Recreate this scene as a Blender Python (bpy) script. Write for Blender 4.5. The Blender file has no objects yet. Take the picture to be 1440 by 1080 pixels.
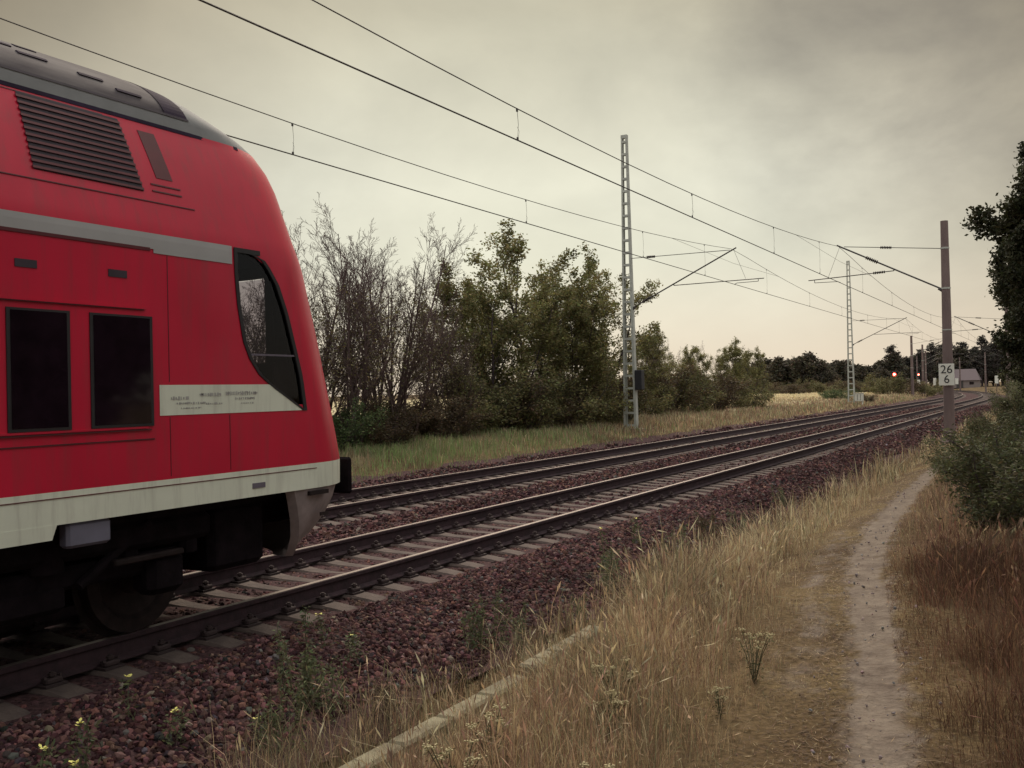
import bpy, bmesh, math, random
import numpy as np
from mathutils import Vector, Matrix

R = math.radians
rng = np.random.default_rng(11)
random.seed(7)
scene = bpy.context.scene
COL = scene.collection

# ------------------------------------------------------------------ camera
# world: X to the right of the line, Y along the line, Z up; rail heads at Z = 0
FPX, PHI, PITCH, ROLL, CAMH = 1400.0, 0.502937, 0.0081798, 0.0225983, 1.742
cam_data = bpy.data.cameras.new('camera')
cam = bpy.data.objects.new('camera', cam_data)
COL.objects.link(cam)
cam_data.sensor_fit = 'HORIZONTAL'
cam_data.sensor_width = 36.0
cam_data.lens = 36.0 * FPX / 1440.0
cam_data.clip_start = 0.05
cam_data.clip_end = 6000
fw = Vector((-math.sin(PHI) * math.cos(PITCH), math.cos(PHI) * math.cos(PITCH), math.sin(PITCH)))
rt = Vector((math.cos(PHI), math.sin(PHI), 0))
up = rt.cross(fw)
cr, sr = math.cos(ROLL), math.sin(ROLL)
rt2 = rt * cr - up * sr
up2 = rt * sr + up * cr
m = Matrix((rt2, up2, -fw)).transposed().to_4x4()
m.translation = Vector((0, 0, CAMH))
cam.matrix_world = m
scene.camera = cam

# ------------------------------------------------------------------ sky, sun, exposure
SUN_AZ, SUN_EL = R(-24.0), R(44.0)          # azimuth from +Y, towards -X
world = bpy.data.worlds.new('World')
scene.world = world
world.use_nodes = True
wt = world.node_tree
for n in list(wt.nodes):
    wt.nodes.remove(n)


def wn(kind, **kw):
    n = wt.nodes.new(kind)
    for k, v in kw.items():
        setattr(n, k, v)
    return n


def ramp_set(node, stops, interp='LINEAR'):
    cr_ = node.color_ramp
    cr_.interpolation = interp
    while len(cr_.elements) > 2:
        cr_.elements.remove(cr_.elements[-1])
    for i, (p, c) in enumerate(stops):
        e = cr_.elements[i] if i < 2 else cr_.elements.new(p)
        e.position = p
        e.color = (c[0], c[1], c[2], 1)


wo = wn('ShaderNodeOutputWorld')
bg = wn('ShaderNodeBackground')
tc_ = wn('ShaderNodeTexCoord')
sky = wn('ShaderNodeTexSky')
sky.sky_type = 'NISHITA'
sky.sun_disc = False
sky.sun_elevation = SUN_EL
sky.sun_rotation = SUN_AZ
sepw = wn('ShaderNodeSeparateXYZ')
wt.links.new(tc_.outputs['Generated'], sepw.inputs[0])
# overcast layer: bright ahead, darkened towards the frame edges, raised beyond them to light the scene
dotn = wn('ShaderNodeVectorMath', operation='DOT_PRODUCT')
GA, GE = R(-28.0), R(6.0)
dotn.inputs[1].default_value = (math.sin(GA) * math.cos(GE), math.cos(GA) * math.cos(GE), math.sin(GE))
nrm = wn('ShaderNodeVectorMath', operation='NORMALIZE')
wt.links.new(tc_.outputs['Generated'], nrm.inputs[0])
wt.links.new(nrm.outputs[0], dotn.inputs[0])
acs = wn('ShaderNodeMath', operation='ARCCOSINE')
wt.links.new(dotn.outputs['Value'], acs.inputs[0])
# cloud noise warps the angle
mpn = wn('ShaderNodeMapping')
mpn.inputs['Scale'].default_value = (2.2, 2.2, 3.6)
mpn.inputs['Location'].default_value = (0.7, 0.2, 0.35)
wt.links.new(nrm.outputs[0], mpn.inputs[0])
cn = wn('ShaderNodeTexNoise')
cn.inputs['Scale'].default_value = 2.2
cn.inputs['Detail'].default_value = 7
cn.inputs['Roughness'].default_value = 0.55
cn.inputs['Distortion'].default_value = 0.15
wt.links.new(mpn.outputs[0], cn.inputs['Vector'])
dv = wn('ShaderNodeMath', operation='DIVIDE')
wt.links.new(acs.outputs[0], dv.inputs[0])
dv.inputs[1].default_value = math.pi / 2
rampg = wn('ShaderNodeValToRGB')
ramp_set(rampg, [(0.0, (0.61, 0.59, 0.455)), (0.16, (0.59, 0.57, 0.45)), (0.26, (0.45, 0.41, 0.31)),
                 (0.37, (0.245, 0.20, 0.125)), (0.50, (0.27, 0.24, 0.19)), (0.68, (0.60, 0.59, 0.55)), (1.0, (0.64, 0.64, 0.62))])
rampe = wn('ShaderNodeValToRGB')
ramp_set(rampe, [(0.0, (.5, .5, .5)), (0.20, (.5, .5, .5)), (0.36, (.385, .37, .335)), (0.5, (.42, .41, .39)), (0.72, (.8, .8, .8)), (1.0, (.9, .9, .9))])  # overhead part raised, out of frame, to add light to the scene
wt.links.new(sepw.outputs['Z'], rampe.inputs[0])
wt.links.new(dv.outputs[0], rampg.inputs[0])
# darker broken cloud high up on the right
dot2 = wn('ShaderNodeVectorMath', operation='DOT_PRODUCT')
CA, CE = R(-3.0), R(21.0)
dot2.inputs[1].default_value = (math.sin(CA) * math.cos(CE), math.cos(CA) * math.cos(CE), math.sin(CE))
wt.links.new(nrm.outputs[0], dot2.inputs[0])
near2 = wn('ShaderNodeMapRange')
near2.inputs['From Min'].default_value = math.cos(R(18))
near2.inputs['From Max'].default_value = math.cos(R(7))
wt.links.new(dot2.outputs['Value'], near2.inputs['Value'])
cmask = wn('ShaderNodeMapRange')
cmask.inputs['From Min'].default_value = 0.36
cmask.inputs['From Max'].default_value = 0.74
wt.links.new(cn.outputs['Fac'], cmask.inputs['Value'])
mm = wn('ShaderNodeMath', operation='MULTIPLY')
wt.links.new(near2.outputs[0], mm.inputs[0])
wt.links.new(cmask.outputs[0], mm.inputs[1])
mm2 = wn('ShaderNodeMath', operation='MULTIPLY')
mm2.inputs[1].default_value = 0.62
wt.links.new(mm.outputs[0], mm2.inputs[0])
soft = wn('ShaderNodeMapRange')
soft.inputs['From Min'].default_value = 0.3
soft.inputs['From Max'].default_value = 0.72
soft.inputs['To Min'].default_value = 1.10
soft.inputs['To Max'].default_value = 0.86
wt.links.new(cn.outputs['Fac'], soft.inputs['Value'])
mulc = wn('ShaderNodeVectorMath', operation='SCALE')
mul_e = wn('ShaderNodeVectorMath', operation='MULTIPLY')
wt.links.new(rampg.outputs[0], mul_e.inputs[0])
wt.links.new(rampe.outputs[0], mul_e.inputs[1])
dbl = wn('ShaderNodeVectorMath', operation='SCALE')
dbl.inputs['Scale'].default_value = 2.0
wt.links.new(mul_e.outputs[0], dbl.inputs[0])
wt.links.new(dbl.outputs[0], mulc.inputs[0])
wt.links.new(soft.outputs[0], mulc.inputs['Scale'])
mixd = wn('ShaderNodeMix', data_type='RGBA')
wt.links.new(mm2.outputs[0], mixd.inputs['Factor'])
wt.links.new(mulc.outputs[0], mixd.inputs[6])
mixd.inputs[7].default_value = (0.105, 0.086, 0.066, 1)
# warm strip along the horizon
hz = wn('ShaderNodeMapRange')
hz.inputs['From Min'].default_value = 0.0
hz.inputs['From Max'].default_value = 0.13
hz.inputs['To Min'].default_value = 0.85
hz.inputs['To Max'].default_value = 0.0
wt.links.new(sepw.outputs['Z'], hz.inputs['Value'])
mixh = wn('ShaderNodeMix', data_type='RGBA')
wt.links.new(hz.outputs[0], mixh.inputs['Factor'])
wt.links.new(mixd.outputs[2], mixh.inputs[6])
mixh.inputs[7].default_value = (0.62, 0.505, 0.395, 1)
# below 0.1 of the physical sky, seen through the cloud
skym = wn('ShaderNodeVectorMath', operation='SCALE')
skym.inputs['Scale'].default_value = 0.08
wt.links.new(sky.outputs[0], skym.inputs[0])
mixs = wn('ShaderNodeMix', data_type='RGBA')
mixs.inputs['Factor'].default_value = 0.93
wt.links.new(skym.outputs[0], mixs.inputs[6])
wt.links.new(mixh.outputs[2], mixs.inputs[7])
wt.links.new(mixs.outputs[2], bg.inputs['Color'])
bg.inputs['Strength'].default_value = 1.0
wt.links.new(bg.outputs[0], wo.inputs[0])

sd = bpy.data.lights.new('sun', 'SUN')
sd.energy = 1.7
sd.angle = R(22)
sd.color = (1.0, 0.86, 0.70)
sun = bpy.data.objects.new('sun', sd)
COL.objects.link(sun)
sdir = Vector((math.sin(SUN_AZ) * math.cos(SUN_EL), math.cos(SUN_AZ) * math.cos(SUN_EL), math.sin(SUN_EL)))
sun.rotation_euler = sdir.to_track_quat('Z', 'Y').to_euler()
sun.location = (0, 0, 30)

scene.view_settings.view_transform = 'Standard'
scene.view_settings.look = 'None'
scene.view_settings.exposure = 0.42
scene.view_settings.gamma = 1.0

# ------------------------------------------------------------------ materials


def new_mat(name):
    mt = bpy.data.materials.new(name)
    mt.use_nodes = True
    return mt, mt.node_tree, mt.node_tree.nodes['Principled BSDF']


def simple(name, col, rough=0.6, metal=0.0, var=0.25, scale=6.0, bump=0.0, bscale=40.0, coat=0.0, col2=None, spec=0.5, stretch=None):
    mt, nt, bs = new_mat(name)
    tc = nt.nodes.new('ShaderNodeTexCoord')
    src = tc.outputs['Object']
    if stretch:
        mp = nt.nodes.new('ShaderNodeMapping')
        mp.inputs['Scale'].default_value = stretch
        nt.links.new(src, mp.inputs[0])
        src = mp.outputs[0]
    nz = nt.nodes.new('ShaderNodeTexNoise')
    nz.inputs['Scale'].default_value = scale
    nz.inputs['Detail'].default_value = 6
    nz.inputs['Roughness'].default_value = 0.6
    nt.links.new(src, nz.inputs['Vector'])
    rp = nt.nodes.new('ShaderNodeValToRGB')
    c2 = col2 or tuple(min(1, c * (1 + var)) for c in col)
    c1 = col if col2 else tuple(c * (1 - var) for c in col)
    ramp_set(rp, [(0.32, c1), (0.68, c2)])
    nt.links.new(nz.outputs['Fac'], rp.inputs[0])
    nt.links.new(rp.outputs[0], bs.inputs['Base Color'])
    bs.inputs['Roughness'].default_value = rough
    bs.inputs['Metallic'].default_value = metal
    bs.inputs['Coat Weight'].default_value = coat
    bs.inputs['Coat Roughness'].default_value = 0.12
    bs.inputs['Specular IOR Level'].default_value = spec
    if bump:
        n2 = nt.nodes.new('ShaderNodeTexNoise')
        n2.inputs['Scale'].default_value = bscale
        n2.inputs['Detail'].default_value = 5
        nt.links.new(src, n2.inputs['Vector'])
        b = nt.nodes.new('ShaderNodeBump')
        b.inputs['Strength'].default_value = bump
        b.inputs['Distance'].default_value = 0.02
        nt.links.new(n2.outputs['Fac'], b.inputs['Height'])
        nt.links.new(b.outputs[0], bs.inputs['Normal'])
    return mt


def attr_mat(name, rough=0.8, transl=0.0, spec=0.2, noise_scale=0.0, noise_amt=0.35, by_object=0.0):
    """base colour from the mesh's own 'tint' attribute (each blade, leaf or stone has its own colour)"""
    mt, nt, bs = new_mat(name)
    at = nt.nodes.new('ShaderNodeAttribute')
    at.attribute_name = 'tint'
    col = at.outputs['Color']
    if noise_scale:
        tc = nt.nodes.new('ShaderNodeTexCoord')
        nz = nt.nodes.new('ShaderNodeTexNoise')
        nz.inputs['Scale'].default_value = noise_scale
        nz.inputs['Detail'].default_value = 3
        nt.links.new(tc.outputs['Object'], nz.inputs['Vector'])
        mr = nt.nodes.new('ShaderNodeMapRange')
        mr.inputs['From Min'].default_value = 0.3
        mr.inputs['From Max'].default_value = 0.7
        mr.inputs['To Min'].default_value = 1 - noise_amt
        mr.inputs['To Max'].default_value = 1 + noise_amt
        nt.links.new(nz.outputs['Fac'], mr.inputs['Value'])
        sc = nt.nodes.new('ShaderNodeVectorMath')
        sc.operation = 'SCALE'
        nt.links.new(col, sc.inputs[0])
        nt.links.new(mr.outputs[0], sc.inputs['Scale'])
        col = sc.outputs[0]
    if by_object:
        oi = nt.nodes.new('ShaderNodeObjectInfo')
        mr = nt.nodes.new('ShaderNodeMapRange')
        mr.inputs['To Min'].default_value = 1 - by_object
        mr.inputs['To Max'].default_value = 1 + by_object
        nt.links.new(oi.outputs['Random'], mr.inputs['Value'])
        sc = nt.nodes.new('ShaderNodeVectorMath')
        sc.operation = 'SCALE'
        nt.links.new(col, sc.inputs[0])
        nt.links.new(mr.outputs[0], sc.inputs['Scale'])
        col = sc.outputs[0]
    nt.links.new(col, bs.inputs['Base Color'])
    bs.inputs['Roughness'].default_value = rough
    bs.inputs['Specular IOR Level'].default_value = spec
    if transl:
        tr = nt.nodes.new('ShaderNodeBsdfTranslucent')
        nt.links.new(col, tr.inputs['Color'])
        mx = nt.nodes.new('ShaderNodeMixShader')
        mx.inputs[0].default_value = transl
        out = nt.nodes['Material Output']
        nt.links.new(bs.outputs[0], mx.inputs[1])
        nt.links.new(tr.outputs[0], mx.inputs[2])
        nt.links.new(mx.outputs[0], out.inputs['Surface'])
    return mt


M = {}
M['red'] = simple('red_paint', (0.50, 0.007, 0.036), 0.42, var=0.14, scale=0.9, coat=0.10, spec=0.3, stretch=(1, 1, 0.5))
def add_dirt(mt):
    nt = mt.node_tree; bs = nt.nodes['Principled BSDF']
    tc = nt.nodes.new('ShaderNodeTexCoord'); mp = nt.nodes.new('ShaderNodeMapping')
    mp.inputs['Scale'].default_value = (5, 5, .5)
    nt.links.new(tc.outputs['Object'], mp.inputs[0])
    nz = nt.nodes.new('ShaderNodeTexNoise'); nz.inputs['Scale'].default_value = 2.2; nz.inputs['Detail'].default_value = 8; nz.inputs['Roughness'].default_value = .65
    nt.links.new(mp.outputs[0], nz.inputs['Vector'])
    mr = nt.nodes.new('ShaderNodeMapRange')
    mr.inputs['From Min'].default_value = .48; mr.inputs['From Max'].default_value = .78; mr.inputs['To Max'].default_value = .38
    nt.links.new(nz.outputs['Fac'], mr.inputs['Value'])
    src = bs.inputs['Base Color'].links[0].from_socket
    mx = nt.nodes.new('ShaderNodeMix'); mx.data_type = 'RGBA'
    nt.links.new(mr.outputs[0], mx.inputs['Factor']); nt.links.new(src, mx.inputs[6]); mx.inputs[7].default_value = (.11, .055, .05, 1)
    nt.links.new(mx.outputs[2], bs.inputs['Base Color'])
    n2 = nt.nodes.new('ShaderNodeTexNoise'); n2.inputs['Scale'].default_value = 1.1; n2.inputs['Detail'].default_value = 2
    nt.links.new(tc.outputs['Object'], n2.inputs['Vector'])
    bp = nt.nodes.new('ShaderNodeBump'); bp.inputs['Strength'].default_value = .35; bp.inputs['Distance'].default_value = .03
    nt.links.new(n2.outputs['Fac'], bp.inputs['Height']); nt.links.new(bp.outputs[0], bs.inputs['Normal']); nt.links.new(bp.outputs[0], bs.inputs['Coat Normal'])


add_dirt(M['red'])
M['red_dark'] = simple('red_paint_recess', (0.085, 0.003, 0.009), 0.5, var=0.15)
M['white'] = simple('white_paint', (0.66, 0.68, 0.57), 0.42, var=0.06, scale=2.0, coat=0.15)
add_dirt(M['white'])
M['stripe'] = simple('grey_white_stripe_paint', (0.36, 0.35, 0.35), 0.5, var=0.06, scale=2.0)
M['roof'] = simple('roof_paint_dirty', (0.045, 0.036, 0.044), 0.75, scale=2.6, col2=(0.15, 0.135, 0.135), stretch=(1.4, 0.35, 2.5), spec=0.15)
M['roofcap'] = simple('roof_cap_paint', (0.20, 0.20, 0.20), 0.7, var=0.08, spec=0.15)
M['groove'] = simple('dark_groove', (0.03, 0.02, 0.03), 0.7)
M['band'] = simple('roof_joint_paint', (0.026, 0.017, 0.034), 0.8, spec=0.1)
M['apron'] = simple('apron_grey_paint', (0.25, 0.205, 0.205), 0.5, scale=5, var=0.3)
M['under'] = simple('underframe_grime', (0.009, 0.006, 0.008), 0.9, scale=7, var=0.5, bump=0.3, spec=0.12)
M['steel_dull'] = simple('dull_brown_steel', (0.020, 0.013, 0.013), 0.7, scale=9, var=0.4, spec=0.2)
M['bluebox'] = simple('pale_blue_box_paint', (0.13, 0.125, 0.17), 0.6, var=0.1)
M['black'] = simple('black_rubber', (0.012, 0.010, 0.012), 0.6)
M['interior'] = simple('cab_interior', (0.018, 0.014, 0.017), 0.8)
M['seat'] = simple('cab_seat_cloth', (0.02, 0.02, 0.03), 0.9)
M['lens'] = simple('headlight_lens', (0.6, 0.52, 0.46), 0.15, var=0.05)
M['ink'] = simple('dark_lettering', (0.12, 0.10, 0.13), 0.6, var=0.1)
M['ink_soft'] = simple('grey_lettering', (0.36, 0.35, 0.33), 0.6, var=0.1)
M['rail_top'] = simple('polished_railhead', (0.20, 0.16, 0.14), 0.46, metal=0.6, scale=3, var=0.12, stretch=(8, 0.4, 8))
M['rail_side'] = simple('rusty_rail_side', (0.030, 0.013, 0.017), 0.85, scale=10, var=0.45, bump=0.25)
M['sleeper'] = simple('weathered_concrete_sleeper', (0.050, 0.035, 0.032), 0.92, scale=5, col2=(0.115, 0.083, 0.070), bump=0.5, bscale=30)
M['clip'] = simple('rusty_fastening', (0.032, 0.018, 0.018), 0.85, var=0.3)
M['concrete'] = simple('pole_concrete', (0.125, 0.088, 0.085), 0.9, scale=2.5, col2=(0.20, 0.145, 0.135), bump=0.35, bscale=18, stretch=(1, 1, 0.25))
M['kerb'] = simple('mossy_kerb_concrete', (0.13, 0.105, 0.065), 0.92, scale=5, col2=(0.29, 0.26, 0.17), bump=0.5, bscale=25)
M['mast'] = simple('galvanised_mast', (0.40, 0.41, 0.37), 0.55, metal=0.1, scale=4, var=0.16)
M['tube'] = simple('dark_steel_tube', (0.07, 0.062, 0.06), 0.55, metal=0.3)
M['insul'] = simple('brown_insulator', (0.022, 0.012, 0.014), 0.3)
M['wire'] = simple('overhead_wire', (0.035, 0.028, 0.027), 0.6)
M['sign_white'] = simple('sign_white', (0.70, 0.69, 0.62), 0.5, var=0.05)
M['sign_black'] = simple('sign_black', (0.012, 0.012, 0.016), 0.6)
M['cab_white'] = simple('cabinet_grey', (0.55, 0.54, 0.47), 0.6, var=0.1)
M['wood_pale'] = simple('pale_timber', (0.42, 0.36, 0.20), 0.8, scale=12, var=0.2)
M['bark'] = simple('bark', (0.060, 0.042, 0.046), 0.95, scale=14, var=0.35, bump=0.4)
M['twig'] = simple('bare_twigs', (0.105, 0.068, 0.064), 0.95, scale=4, var=0.3)
M['wall'] = simple('barn_wall', (0.23, 0.19, 0.18), 0.9, var=0.1)
M['barnroof'] = simple('barn_roof', (0.15, 0.115, 0.12), 0.9, var=0.1)
M['leaf'] = attr_mat('leaves', 0.7, transl=0.30, noise_scale=0.9, noise_amt=0.3, by_object=0.15)
M['leaf_far'] = attr_mat('far_leaves', 0.85, transl=0.15, noise_scale=0.4, noise_amt=0.35, by_object=0.22)
M['grass'] = attr_mat('grass_blades', 0.75, transl=0.30, noise_scale=0.55, noise_amt=0.25)
M['stone'] = attr_mat('ballast_stone', 0.9, spec=0.15)
M['flower'] = simple('yellow_petals', (0.75, 0.70, 0.20), 0.7, var=0.1)
M['stem'] = simple('green_stem', (0.085, 0.085, 0.045), 0.8, var=0.3)


def glass_mat(name, tint=(0.55, 0.52, 0.55), fac=0.0):
    mt, nt, bs = new_mat(name)
    nt.nodes.remove(bs)
    tr = nt.nodes.new('ShaderNodeBsdfTransparent')
    tr.inputs[0].default_value = (*tint, 1)
    gl = nt.nodes.new('ShaderNodeBsdfGlossy')
    gl.inputs['Roughness'].default_value = 0.03
    fr = nt.nodes.new('ShaderNodeFresnel')
    fr.inputs[0].default_value = 1.22
    mx = nt.nodes.new('ShaderNodeMixShader')
    nt.links.new(fr.outputs[0], mx.inputs[0])
    nt.links.new(tr.outputs[0], mx.inputs[1])
    nt.links.new(gl.outputs[0], mx.inputs[2])
    nt.links.new(mx.outputs[0], nt.nodes['Material Output'].inputs['Surface'])
    return mt


M['glass'] = glass_mat('cab_glass')
M['darkglass'] = simple('dark_tinted_glass', (0.012, 0.006, 0.010), 0.06, var=0.3, spec=0.4)


def emit_mat(name, col, s):
    mt, nt, bs = new_mat(name)
    bs.inputs['Base Color'].default_value = (*col, 1)
    bs.inputs['Emission Color'].default_value = (*col, 1)
    bs.inputs['Emission Strength'].default_value = s
    return mt


M['redlamp'] = emit_mat('red_signal_lamp', (1.0, 0.05, 0.03), 9.0)
M['redlamp_core'] = emit_mat('red_signal_lamp_core', (1.0, 0.42, 0.30), 12.0)

# ------------------------------------------------------------------ object helpers


def tag(o, label=None, cat=None, group=None, kind=None):
    if label: o['label'] = label
    if cat: o['category'] = cat
    if group: o['group'] = group
    if kind: o['kind'] = kind
    return o


def empty(name, loc=(0, 0, 0), rz=0.0, **kw):
    o = bpy.data.objects.new(name, None)
    o.empty_display_size = 0.2
    COL.objects.link(o)
    o.location = loc
    o.rotation_euler = (0, 0, rz)
    return tag(o, **kw)


def link(name, me, parent=None, loc=None, **kw):
    o = bpy.data.objects.new(name, me)
    COL.objects.link(o)
    if parent: o.parent = parent
    if loc: o.location = loc
    return tag(o, **kw)


def np_mesh(name, V, F, mats, tint=None, midx=None, smooth=False):
    """F: list of integer arrays (n,k); V (n,3)"""
    me = bpy.data.meshes.new(name)
    V = np.asarray(V, np.float32)
    F = [np.asarray(f, np.int32) for f in F if len(f)]
    nl = sum(f.size for f in F)
    nf = sum(len(f) for f in F)
    me.vertices.add(len(V))
    me.vertices.foreach_set('co', V.ravel())
    me.loops.add(nl)
    me.loops.foreach_set('vertex_index', np.concatenate([f.ravel() for f in F]))
    me.polygons.add(nf)
    tot = np.concatenate([np.full(len(f), f.shape[1], np.int32) for f in F])
    st = np.concatenate([[0], np.cumsum(tot)[:-1]]).astype(np.int32)
    me.polygons.foreach_set('loop_start', st)
    me.polygons.foreach_set('loop_total', tot)
    for mt in (mats if isinstance(mats, (list, tuple)) else [mats]):
        me.materials.append(mt)
    if midx is not None:
        me.polygons.foreach_set('material_index', np.asarray(midx, np.int32))
    me.polygons.foreach_set('use_smooth', np.full(nf, smooth, bool))
    me.update(calc_edges=True)
    if tint is not None:
        a = me.attributes.new('tint', 'FLOAT_COLOR', 'POINT')
        c = np.ones((len(V), 4), np.float32)
        c[:, :3] = tint
        a.data.foreach_set('color', c.ravel())
    return me


class MB:
    """collects boxes, prisms and tubes into ONE mesh"""
    def __init__(s):
        s.V, s.F, s.M = [], [], []

    def add(s, V, F, mi=0):
        b = len(s.V)
        s.V += [tuple(v) for v in V]
        s.F += [tuple(i + b for i in f) for f in F]
        s.M += [mi] * len(F)

    def box(s, c, d, mi=0, rot=None, bev=0.0):
        x, y, z = [v / 2 for v in d]
        if bev:
            b = min(bev, x * .9, y * .9, z * .9)
            pts = []
            for sz in (-1, 1):
                for k in (0, 1):
                    zz = sz * (z if k == (1 if sz > 0 else 0) else z - b)
                    full = abs(zz) < z - 1e-9
                    ex, ey = (x, y) if full else (x - b, y - b)
                    bb = b if full else b * 0.5
                    pts.append([(ex, -ey + bb, zz), (ex, ey - bb, zz), (ex - bb, ey, zz), (-ex + bb, ey, zz), (-ex, ey - bb, zz), (-ex, -ey + bb, zz), (-ex + bb, -ey, zz), (ex - bb, -ey, zz)])
            V = [p for ring in pts for p in ring]
            F = [tuple(reversed(range(8))), tuple(24 + i for i in range(8))]
            for r_ in range(3):
                for i in range(8):
                    j = (i + 1) % 8
                    F.append((r_ * 8 + i, r_ * 8 + j, r_ * 8 + 8 + j, r_ * 8 + 8 + i))
        else:
            V = [(a * x, b_ * y, c_ * z) for c_ in (-1, 1) for a, b_ in ((-1, -1), (1, -1), (1, 1), (-1, 1))]
            F = [(3, 2, 1, 0), (4, 5, 6, 7), (0, 1, 5, 4), (1, 2, 6, 5), (2, 3, 7, 6), (3, 0, 4, 7)]
        if rot is not None:
            V = [rot @ Vector(v) for v in V]
        s.add([(v[0] + c[0], v[1] + c[1], v[2] + c[2]) for v in V], F, mi)

    def tube(s, pts, r, n=8, mi=0, cap=True):
        pts = [Vector(p) for p in pts]
        rs = r if isinstance(r, (list, tuple)) else [r] * len(pts)
        V, F = [], []
        for i, p in enumerate(pts):
            d = (pts[min(i + 1, len(pts) - 1)] - pts[max(i - 1, 0)]).normalized()
            a = d.cross(Vector((0, 0, 1)))
            if a.length < 1e-3: a = Vector((1, 0, 0))
            a.normalize()
            b = d.cross(a)
            for k in range(n):
                t = 2 * math.pi * k / n
                V.append(p + (a * math.cos(t) + b * math.sin(t)) * rs[i])
        for i in range(len(pts) - 1):
            for k in range(n):
                j = (k + 1) % n
                F.append((i * n + k, i * n + j, (i + 1) * n + j, (i + 1) * n + k))
        if cap:
            F.append(tuple(range(n)))
            F.append(tuple(reversed(range((len(pts) - 1) * n, len(pts) * n))))
        s.add(V, F, mi)

    def mesh(s, name, mats, smooth=False, angle=35):
        me = bpy.data.meshes.new(name)
        me.from_pydata(s.V, [], s.F)
        for mt in (mats if isinstance(mats, (list, tuple)) else [mats]):
            me.materials.append(mt)
        me.polygons.foreach_set('material_index', s.M)
        bm = bmesh.new()
        bm.from_mesh(me)
        bmesh.ops.recalc_face_normals(bm, faces=bm.faces)
        bm.to_mesh(me)
        bm.free()
        if smooth:
            me.polygons.foreach_set('use_smooth', [True] * len(me.polygons))
            me.set_sharp_from_angle(angle=R(angle))
        me.update()
        return me

    def build(s, name, mats, parent=None, loc=None, smooth=False, angle=35, **kw):
        return link(name, s.mesh(name, mats, smooth, angle), parent, loc, **kw)


def vnoise(x, y, seed=0):
    """smooth value noise in numpy"""
    x = np.asarray(x, float); y = np.asarray(y, float)
    xi = np.floor(x).astype(np.int64); yi = np.floor(y).astype(np.int64)
    xf = x - xi; yf = y - yi
    u = xf * xf * (3 - 2 * xf); v = yf * yf * (3 - 2 * yf)

    def h(a, b):
        n = (a * 374761393 + b * 668265263 + seed * 974634777) & 0x7fffffff
        n = ((n ^ (n >> 13)) * 1274126177) & 0x7fffffff
        return ((n ^ (n >> 16)) & 0xffff) / 65535.0
    return (h(xi, yi) * (1 - u) + h(xi + 1, yi) * u) * (1 - v) + (h(xi, yi + 1) * (1 - u) + h(xi + 1, yi + 1) * u) * v


# ------------------------------------------------------------------ the line's geometry
TC, FC = -6.93, -10.88            # centres of the near and the far track
CY, CRAD = 104.0, 640.0           # the curve to the left starts at CY


def shift(Y):
    d = np.maximum(np.asarray(Y, float) - CY, 0)
    d = np.minimum(d, 420)
    return -d * d / (2 * CRAD)


GX = np.array([-1500, -400, -60, -30, -22, -18, -15.5, -14.2, -13.4, -12.9, -12.4, -5.35, -5.0, -4.15, -3.75, -3.3, -2.6, -1.8, -0.4, 0.6, 2.5, 8, 60, 1500.0])
GZ = np.array([0.4, 0.4, 0.3, 0.3, 0.3, 0.24, 0.17, 0.02, -0.14, -0.22, -0.22, -0.22, -0.24, -0.47, -0.50, -0.40, -0.22, -0.12, -0.10, -0.02, 0.18, 0.35, 0.5, 0.5])


def gz(X, Y):
    X = np.asarray(X, float); Y = np.asarray(Y, float)
    L = X - shift(Y)
    z = np.interp(L, GX, GZ)
    out = np.clip(np.abs(L + 8.6) - 5.0, 0, 3) / 3
    z = z + out * (0.10 * (vnoise(X * .5, Y * .5, 3) - .5) + 0.035 * (vnoise(X * 2.3, Y * 2.3, 5) - .5))
    return z


def gz1(x, y):
    return float(gz(np.array([x]), np.array([y]))[0])


# footpath: centre X and half width along Y
PY = np.array([-12, 0, 2.5, 5.0, 7.5, 11.2, 14.3, 19.5, 27.3, 36, 60])
PX = np.array([-0.3, -0.45, -0.6, -0.80, -1.22, -1.88, -2.18, -2.39, -2.62, -2.75, -2.9])
PW = np.array([.2, .2, .2, .165, .17, .19, .2, .18, .14, .10, .08])


def px_c(y): return np.interp(y, PY, PX)
def px_w(y): return np.interp(y, PY, PW)


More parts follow.
